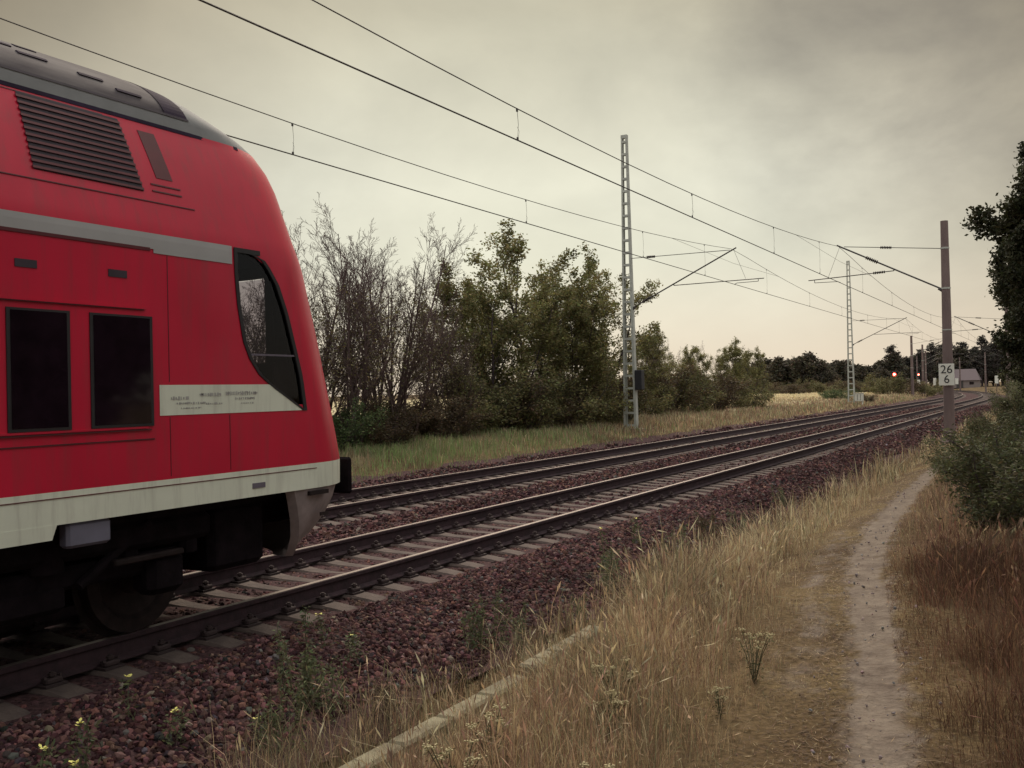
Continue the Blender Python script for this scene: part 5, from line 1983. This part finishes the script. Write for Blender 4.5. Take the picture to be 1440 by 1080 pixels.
FH = [.42, .34, .5]
for k, (px, py, X, lab, i) in enumerate(flowers):
    y, z = pix_on_X(px, py, X)
    g = gz1(X, y)
    h = max(.06, z - g)
    inst('flowering_weed', lab, 'flower', 'yellow flowers on the ballast', fw_[i], (X, y, g), k, (1 if h > .2 else .8, 1 if h > .2 else .8, h / (FH[i] * .9)))
weeds = [(425, 925, -4.6, .55, 'tall thin weed in front of the near rail, left one'), (470, 950, -4.35, .55, 'olive weed clump left of the kerb at the bottom'), (535, 960, -4.1, .42, 'low grey green weed clump beside the kerb'), (680, 850, -4.3, .55, 'dark green weed clump in the middle of the ballast slope'), (722, 862, -4.15, .5, 'green weed clump right of the middle one'), (760, 880, -3.95, .35, 'small weed clump near the far end of the kerb'),
         (852, 790, -4.35, .55, 'weed clump on the slope left of the tall grass'), (945, 765, -4.3, .62, 'upright pale weed at the edge of the tall grass'), (1000, 735, -4.3, .72, 'tallest upright green weed on the ballast edge'), (1040, 735, -4.15, .5, 'weed clump behind the tallest upright one'), (1100, 690, -4.4, .5, 'weed clump on the distant ballast edge'), (640, 905, -3.95, .35, 'small dull weed clump beside the middle of the kerb'),
         (395, 985, -4.25, .45, 'weed clump low at the bottom left of the kerb'), (812, 830, -4.0, .4, 'short weed clump between the kerb end and the tall grass')]
for k, (px, py, X, h, lab) in enumerate(weeds):
    y, z = pix_on_X(px, py, X)
    inst('weed', lab, 'weed', 'weeds along the foot of the ballast', wd_[k % 3], (X, y, gz1(X, y)), k * 1.4, (h / .55 * .8, h / .55 * .8, h / .55))


def yarrow(seed, h):
    r_ = random.Random(seed)
    polys, P, Hd = [], [], MB()
    for i in range(9):
        a = r_.uniform(0, 6.28); t = r_.uniform(.1, .5)
        e = Vector((math.cos(a) * t * h, math.sin(a) * t * h, h * r_.uniform(.7, 1)))
        polys.append(([Vector((0, 0, -.02)), e * .5 + Vector((0, 0, .03)), e], [.003, .0026, .002], 4))
        for k in range(22):
            P.append(Vector((0, 0, 0)).lerp(e, r_.random()) + Vector((r_.gauss(0, .02), r_.gauss(0, .02), r_.gauss(0, .02))))
        for k in range(14):
            c = e + Vector((r_.gauss(0, .014), r_.gauss(0, .014), r_.gauss(0, .004)))
            Hd.box(c, (.007, .007, .006))
    return [('stem', polys_mesh('stem', polys, M['stem'])), ('leaves', leaves_mesh('leaves', [tuple(p) for p in P], .022, OLIVE0, (0.16, 0.15, 0.07), aspect=.3)), ('flower_head', Hd.mesh('flower_head', M['wood_pale']))]


ya = [yarrow(5, .30), yarrow(6, .24)]
for k, (px, py, X, lab) in enumerate(((865, 905, -2.35, 'seed-headed herb in the dry grass right of the kerb end'), (850, 930, -2.25, 'second seed-headed herb, in front of the first'), (1058, 850, -1.75, 'small dark green herb with pale heads beside the trampled strip'), (1010, 900, -1.75, 'low dark herb left of the trampled strip'), (690, 1010, -2.6, 'seed-headed herb right of the kerb near the bottom'), (860, 1050, -1.75, 'lowest seed-headed herb near the bottom edge'), (640, 1045, -2.5, 'seed-headed herb at the bottom beside the kerb'))):
    y, z = pix_on_X(px, py, X)
    inst('dry_herb', lab, 'herb', 'seed-headed herbs in the dry grass', ya[k % 2], (X, y, gz1(X, y)), k, 1.1 if k != 3 else .7)

print('objects', len(bpy.data.objects))
